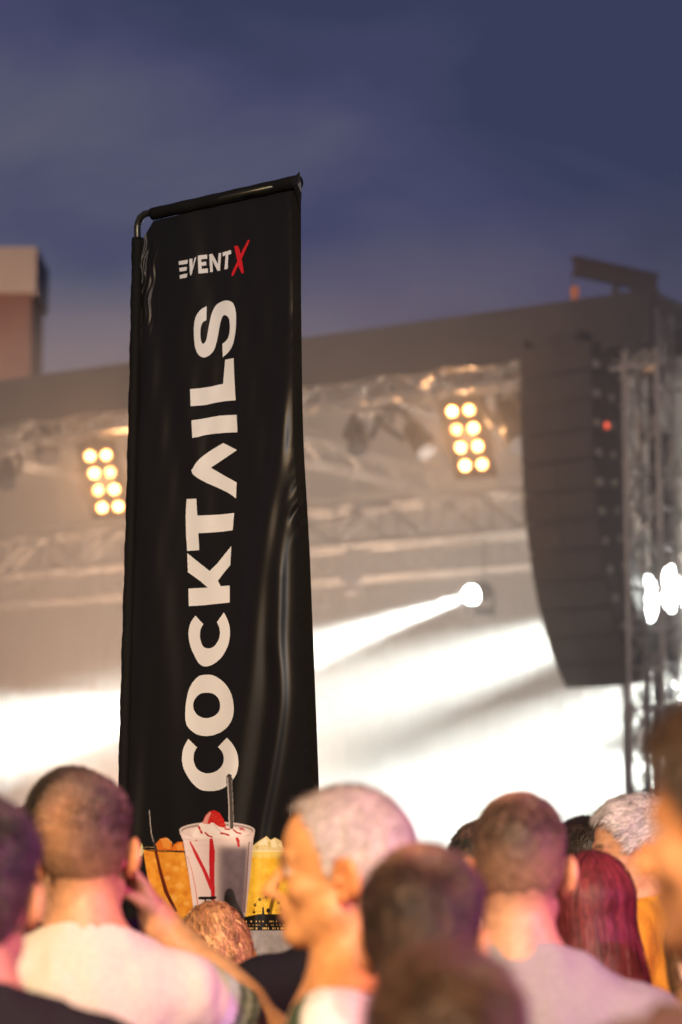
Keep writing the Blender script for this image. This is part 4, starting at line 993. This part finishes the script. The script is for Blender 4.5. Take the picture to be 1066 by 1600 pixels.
def make_hair(root, hf, s, h, skin, seed):
    """a combed shell over the skull with thousands of strands laid on it"""
    hl = h.get('line', [(-.13, -.022), (-.07, -.012), (-.035, .030), (-.012, .098), (.004, .098), (.018, .070), (.030, .088), (.045, .125), (.07, .152), (.10, .160)])
    t_side, t_top, z0, z1 = h.get('side', .003), h.get('top', .014), h.get('z0', .09), h.get('z1', .165)
    prims = skull_prims(hf); ex = h.get('mass')
    if ex: prims = prims+ex(hf)
    def thick(q):
        t = t_side+(t_top-t_side)*ss(q[..., 2]+.25*np.clip(q[..., 1], -.2, .05)*0, z0, z1); return t
    def mask(q): return np.interp(q[..., 1], [a for a, _ in hl], [b for _, b in hl])-q[..., 2]
    na = h.get('lump', .0015)
    def F(P):
        q = hf.loc(P); f = feval(prims, P)-thick(q)-vnoise(P, h.get('lsc', .014), seed)*na-vnoise(P, h.get('lsc', .014)*.4, seed+5)*na*.5
        return f if ex else f
    r = h.get('reach', .17)
    c = hf.wld((0, -.02, .08)); zlo = c[2]-h.get('drop', .13)
    xs = axis(c[0]-r, c[0]+r, .005, .005, []); ys = axis(c[1]-r, c[1]+r, .005, .005, []); zs = axis(zlo, c[2]+.17, .005, .005, [])
    X, Y_, Z_ = np.meshgrid(xs, ys, zs, indexing='ij'); P = np.stack([X, Y_, Z_], -1); f = F(P); q = hf.loc(P)
    m = mask(q)
    if ex: m = np.where((q[..., 1] < h.get('front', .0)), -1, m)
    m = m+vnoise(P, .012, seed+2)*.003
    f = np.maximum(f, m).astype(F4); V, Q = nets(f, xs, ys, zs)
    q = hf.loc(V); base = np.array(h['col']); tip = np.array(h.get('tip', h['col'])); sk = np.array(skin)
    def colour(V, n=1.0):
        q = hf.loc(V); C = base*(1+h.get('var', .2)*vnoise(V, .011, seed+4)+.2*vnoise(V*np.array([1, 1, .3]), .004, seed+6))[:, None]
        w = ss(vnoise(V, .026, seed+8)*.6+.7*vnoise(V*np.array([1, 1, .35]), .006, seed+18), -.4, .8)[:, None]; C = C*(1-w)+tip*w
        fd = h.get('fade', 0)
        if fd: a = (1-ss(q[:, 2]-.0*q[:, 1], h.get('f0', .01), h.get('f1', .13)))[:, None]*fd; C = C*(1-a)+sk*.8*a
        th = h.get('thin', 0)
        if th: a = (np.exp(-(((q[:, 0]-h.get('tx', 0))/.04)**2+((q[:, 1]+h.get('ty', .06))/.035)**2+((q[:, 2]-h.get('tz', .16))/.05)**2)))[:, None]*th; a = np.clip(a, 0, 1); C = C*(1-a)+sk*.9*a
        return np.clip(C, .002, 1)
    # strands
    tri = Q; Pa = V[tri]; area = np.linalg.norm(np.cross(Pa[:, 2]-Pa[:, 0], Pa[:, 3]-Pa[:, 1]), axis=1)/2
    out = (F(Pa.mean(1)) > -.003); area = area*out; n = h.get('n', 7000); rg = np.random.default_rng(seed+50)
    pick = rg.choice(len(Q), n, p=area/area.sum()); w4 = rg.dirichlet([1, 1, 1, 1], n); p = (Pa[pick]*w4[..., None]).sum(1)
    seg = h.get('seg', 2); ln = h.get('len', .010); lift = h.get('lift', .35); wd = h.get('w', .0011); crown = hf.wld(h.get('crown', (.01, -.07, .17)))
    pts = [p]; L_ = ln*rg.uniform(.5, 1.2, n)*(1 if not h.get('shortside') else 1); e_ = 1e-3
    qn = hf.loc(p); Ls = L_*(h.get('lside', .45)+(1-h.get('lside', .45))*ss(qn[:, 2], z0, z1))
    nrm0 = None; cur = p; rv = rg.normal(0, 1, (n, 3))
    for j in range(seg):
        g = np.stack([F(cur+np.array(d)*e_)-F(cur-np.array(d)*e_) for d in ((1, 0, 0), (0, 1, 0), (0, 0, 1))], 1); g /= np.linalg.norm(g, axis=1)[:, None]+1e-9
        if nrm0 is None: nrm0 = g
        style = h.get('flow', 'crown')
        if style == 'crown': d = (cur-crown); d = d+np.cross(g, d)*h.get('spin', .5)
        elif style == 'down': d = np.tile([0., -.12, -1.], (n, 1))+(cur-crown)*h.get('part', 1.5)
        elif style == 'curl': d = np.stack([vnoise(cur, .03, seed+k) for k in (11, 12, 13)], 1)*1.3+np.array([0, -.1, -.55])+np.cross(g, rv)*.25
        elif style == 'forward': d = np.tile(hf.M @ np.array([.15, 1., -.2]), (n, 1))+(cur-crown)*3
        d = d-g*(d*g).sum(1)[:, None]; d /= np.linalg.norm(d, axis=1)[:, None]+1e-9
        d = d+rv*h.get('mess', .18)+g*(lift if j == 0 or seg < 4 else 0); d /= np.linalg.norm(d, axis=1)[:, None]
        cur = cur+d*(Ls/seg)[:, None]
        if seg >= 4: ff = F(cur); tgt = .0015+.004*((rv[:, 0] > .8)); cur = cur-g*(ff-tgt)[:, None]*.8
        pts.append(cur)
    sidev = np.cross(pts[-1]-pts[0], nrm0); sidev /= np.linalg.norm(sidev, axis=1)[:, None]+1e-9
    VV = [V]; CC = [colour(V)*h.get('shell', .88)]; base_i = len(V); T4 = []; cs = colour(p)*rg.uniform(.45, 1.75, (n, 1))
    for j, c_ in enumerate(pts):
        ww = wd*(1-.85*(j/len(pts)) if j < seg else .1)
        VV += [c_+sidev*ww, c_-sidev*ww]; CC += [cs, cs]
        if j:
            a = base_i+(j-1)*2*n+np.arange(n); T4.append(np.stack([a, a+n, a+3*n, a+2*n], 1))
    VV = np.concatenate(VV); CC = np.clip(np.concatenate(CC), 0, 1); me = mesh_of('hair', VV*s, np.concatenate([Q]+T4), CC)
    link('hair', me, m_hair, root, True, world=False)
# ================================================================ the crowd
BROWN = (.050, .028, .017); DARK = (.018, .012, .010)
def fade_hair(**k):
    d = dict(col=BROWN, tip=(.13, .075, .047), side=.0022, top=.012, fade=.65, f0=-.01, f1=.125, n=11000, len=.012, w=.0009, lift=.65, mess=.25, lside=.3); d.update(k); return d
# the man with a raised hand
wr = (.132, .115, 1.492); el = (.325, .135, 1.290)
armR = [(.172, -.01, 1.372), el, wr, dict(fthick=1.36, d=(-.42, .02, .78), n=(.62, .25, .35), side=(-.3, -.6, .5), curl=.42, spread=.12, thumb=(-.75, -.1, .5))]
p2, hf2, s2 = person(138, 1219, 4.4, 3, 'man in a cream shirt with striped sleeves, hand raised to his ear', skin=(.62, .31, .15), hy=-4, hr=-2,
    hair=fade_hair(thin=1.3, tx=-.028, ty=.088, tz=.115, crown=(-.028, -.09, .125), spin=.9, f1=.12), shirt=dict(col=(.60, .55, .43), sleeve=.60, neck=1.488, bands=[(.22, .34, (.62, .58, .66)), (.34, .42, (.13, .15, .13)), (.42, .48, (.42, .45, .38)), (.48, .55, (.12, .14, .12)), (.55, 2, (.45, .47, .40))]),
    arms={'R': armR}, drop=.035, seed=2, fine=.005)
ph = at(203, 1349, 4.60); phn = tag(empty('mobile_phone', ph, R(60)), 'dark phone held against the ear of the man in cream', 'phone')
mb = MB(); rot = Matrix.Rotation(R(75), 3, 'Z') @ Matrix.Rotation(R(-18), 3, 'X'); mb.box(ph-Z*.025, (.06, .009, .12), rot, .003); mb.build('case', mat('phone_case', (.02, .02, .022), .3), phn)
mb = MB(); mb.bar(ph+Z*.03+Vector((.004, -.01, 0)), ph+Z*.03+Vector((.014, -.012, 0)), .006, 12); mb.build('camera_lens', mat('phone_lens', (.5, .5, .55), .15, .5), phn)
# head behind him, and a further one
person(117, 1212, 4.8, -6, 'dark haired person just behind the man with the raised hand, mostly hidden', skin=(.50, .29, .19), hair=fade_hair(col=(.04, .028, .014), tip=(.06, .045, .02), fade=0, top=.016, side=.006), shirt=dict(col=(.02, .02, .022)), seed=3)
person(47, 1270, 6.2, 10, 'brown haired person far back between the two men at the left', hair=fade_hair(fade=0, top=.018, side=.008, n=3000), shirt=dict(col=(.02, .02, .02)), seed=4, fine=.008)
# far left
person(-32, 1262, 3.4, -4, 'dark haired man in a black top cut off by the left edge', skin=(.60,.30,.17), hy=0, hair=fade_hair(col=(.016, .010, .011), tip=(.055, .03, .03), fade=.15, side=.006, top=.02, n=8000), build=1.0, drop=.02, shirt=dict(col=(.012, .011, .013), neck=1.50, open=.12, sleeve=.5), seed=5)
# curly head
person(333, 1419, 6.1, 4, 'short person with wavy blonde hair in front of the banner', sex='f', build=.8, skin=(.55, .33, .23),
    hair=dict(col=(.30, .13, .045), tip=(.85, .50, .20), side=.018, top=.020, lump=.013, lsc=.030, n=11000, len=.10, seg=8, w=.0015, flow='down', part=1.2, mess=.38, lift=.2, lside=1, shell=.45,
              line=[(-.13, -.09), (-.07, -.09), (-.02, -.02), (.0, .04), (.03, .07), (.06, .13), (.1, .15)], mass=lambda fr: [ellp((0, -.03, .05), (.088, .085, .12), .03, fr), ellp((.05, -.06, -.03), (.05,.05,.09), .03, fr)], drop=.2, front=-.02, reach=.16), shirt=dict(col=(.03, .03, .035)), seed=6)
# hidden man in the black shirt
person(548, 1275, 5.0, 12, 'person in a black shirt hidden behind the grey haired man, shoulder showing', build=1.05, hair=fade_hair(col=DARK), shirt=dict(col=(.008, .008, .010), neck=1.5, sleeve=.7), seed=7, fine=.008)
# grey haired man in profile
person(528, 1234, 3.80, 84, 'grey haired older man in sharp profile facing left before the banner', skin=(.64, .29, .10), hy=3, hp=-2, jaw=1.03,
    hair=dict(var=.05, shell=1.05, brow=(.10, .06, .04), col=(.48, .42, .38), tip=(.52, .46, .41), side=.005, top=.009, fade=.12, f0=.03, f1=.15, thin=.12, ty=-.03, tz=.2, n=11000, len=.016, w=.0007, lift=.3, mess=.25, flow='crown', stubble=.10,
              line=[(-.13, -.015), (-.07, -.005), (-.035, .030), (-.012, .098), (.004, .098), (.016, .060), (.026, .085), (.035, .130), (.055, .172), (.10, .182)]),
    drop=.03, shirt=dict(col=(.66, .62, .56), neck=1.415, slope=.25, open=.15, collar=False, sleeve=.65, cfun=lambda V: np.where(((V[:, 2] > 1.36) & (V[:, 1] > .03))[:, None], np.array([[.06, .09, .05]]), np.array([[.70, .66, .60]]))), seed=8, fine=.0045, old=True)
# dark head in front of him
person(664, 1336, 3.35, -8, 'dark haired person seen from behind with a magenta lit right ear', skin=(.55,.28,.16), hy=-6, hair=fade_hair(col=(.028, .015, .009), tip=(.075, .04, .023), fade=.12, side=.007, top=.016, n=11000, thin=.55, tx=-.01, ty=.04, tz=.2), shirt=dict(col=(.05, .045, .05)), seed=9)
# nearest head
person(695, 1502, 2.55, 0, 'nearest person, brown haired, only the blurred top of the head showing', skin=(.45, .26, .17), hair=fade_hair(col=(.045, .022, .011), tip=(.10, .05, .025), fade=0, side=.016, top=.02, n=9000, len=.02), shirt=dict(col=(.05, .04, .035)), seed=10, fine=.007)
# crewcut man in grey
person(810, 1243, 4.25, -4, 'man with a crewcut and grey tee shirt seen from behind', skin=(.62, .33, .19), build=1.10, drop=.055, hy=2, hair=fade_hair(fade=.62, f0=.0, f1=.16, top=.008, side=.0018, thin=.5, tx=-.02, ty=.03, tz=.2, n=9000, len=.007), shirt=dict(col=(.29, .28, .27), sleeve=.75, neck=1.490), seed=11, fine=.005)
person(752, 1288, 6.0, 0, 'dark haired person almost wholly hidden left of the crewcut man', hair=fade_hair(col=(.02, .022, .012), fade=0, side=.008, n=2500), shirt=dict(col=(.02, .03, .02)), seed=12, fine=.009)
# right hand group
person(907, 1284, 7.0, 20, 'dark haired man farther back between the crewcut and the older man', hair=fade_hair(col=(.022, .014, .010), tip=(.05, .03, .02), fade=.25, side=.006, top=.016, n=6000), shirt=dict(col=(.03, .03, .04)), seed=13, fine=.007)
person(990, 1249, 5.9, 68, 'white haired man in a mustard yellow shirt glancing back over his shoulder', skin=(.60,.31,.17), hy=26, hp=-6, build=1.05,
    hair=dict(line=[(-.13, -.03), (-.07, -.02), (-.035, .030), (-.012, .098), (.004, .098), (.018, .080), (.030, .10), (.045, .14), (.07, .165), (.10, .17)], col=(.50, .46, .44), tip=(.62, .58, .56), var=.15, brow=(.08,.05,.04), side=.007, top=.015, lump=.004, lsc=.025, n=9000, len=.034, seg=4, w=.0010, flow='forward', mess=.3, lift=.3, lside=.8, shell=.95),
    drop=-.03, shirt=dict(col=(.75, .37, .03), neck=1.525, slope=.3, sleeve=.8), arms={'L': [(-.19, -.01, 1.40), (-.24, .02, 1.14), (-.16, .22, 1.27), dict(d=(.2, .5, .8), n=(-.8, .2, .1), side=(0, -.5, .8), curl=.6)]}, seed=14)
def clip(root, hf, s):
    mb = MB(); c = Vector(hf.wld((.01, -.128, .118)))*s
    M = Matrix.Translation(root.location) @ root.rotation_euler.to_matrix().to_4x4(); c = M @ c
    mb.bar(c-Vector((.022, 0, .003)), c+Vector((.022, 0, .004)), .004, 8); mb.ball(c, .007); mb.build('hair_clip', mat('clip_metal', (.7, .65, .65), .2, .9), root)
person(925, 1336, 5.2, -10, 'woman with long wine red hair tied half up with a clip', sex='f', skin=(.55, .33, .24), build=.92,
    hair=dict(col=(.10, .012, .016), tip=(.20, .030, .030), side=.014, top=.014, lump=.004, lsc=.03, n=9000, len=.20, seg=12, w=.0013, flow='down', mess=.05, lift=.1, lside=1, shell=.5, part=2.2,
              line=[(-.13, -.4), (-.0, -.4), (.01, .02), (.03, .07), (.06, .13), (.1, .15)],
              mass=lambda fr: [cone((0, -.055, .09), (0.0, -.075, -.20), .070, .095, .04, fr), ellp((.045, -.07, -.12), (.07, .05, .15), .04, fr), ellp((-.045, -.07, -.12), (.07, .05, .15), .04, fr), ellp((.01, -.105, .11), (.028, .02, .02), .02, fr)], drop=.36, front=-.0, reach=.19),
    shirt=dict(col=(.20, .20, .36), sleeve=.5), seed=15, extra=clip)
person(1100, 1420, 4.9, 30, 'bare armed woman with light brown hair at the lower right edge', sex='f', skin=(.58, .35, .26), hair=dict(col=(.20, .11, .06), tip=(.36, .22, .13), side=.012, top=.014, n=6000, len=.18, seg=10, w=.0013, flow='down', mess=.08, lside=1, lump=.004, lsc=.03, shell=.5,
              line=[(-.13, -.4), (-.0, -.4), (.01, .02), (.03, .07), (.06, .13), (.1, .15)], mass=lambda fr: [cone((0, -.055, .09), (0.0, -.07, -.16), .070, .085, .04, fr)], drop=.32, front=0, reach=.19), shirt=dict(col=(.25, .22, .22), sleeve=0), seed=16)
# big blurred man at the right edge
person(1158, 1098, 2.35, 44, 'large blurred man in the right foreground with brown hair', skin=(.66,.30,.13), hy=10, hair=fade_hair(col=(.05, .028, .014), tip=(.075, .042, .022), fade=.1, side=.010, top=.022, n=8000, len=.016, stubble=.35), shirt=dict(col=(.10, .06, .04)), seed=17, fine=.0065)
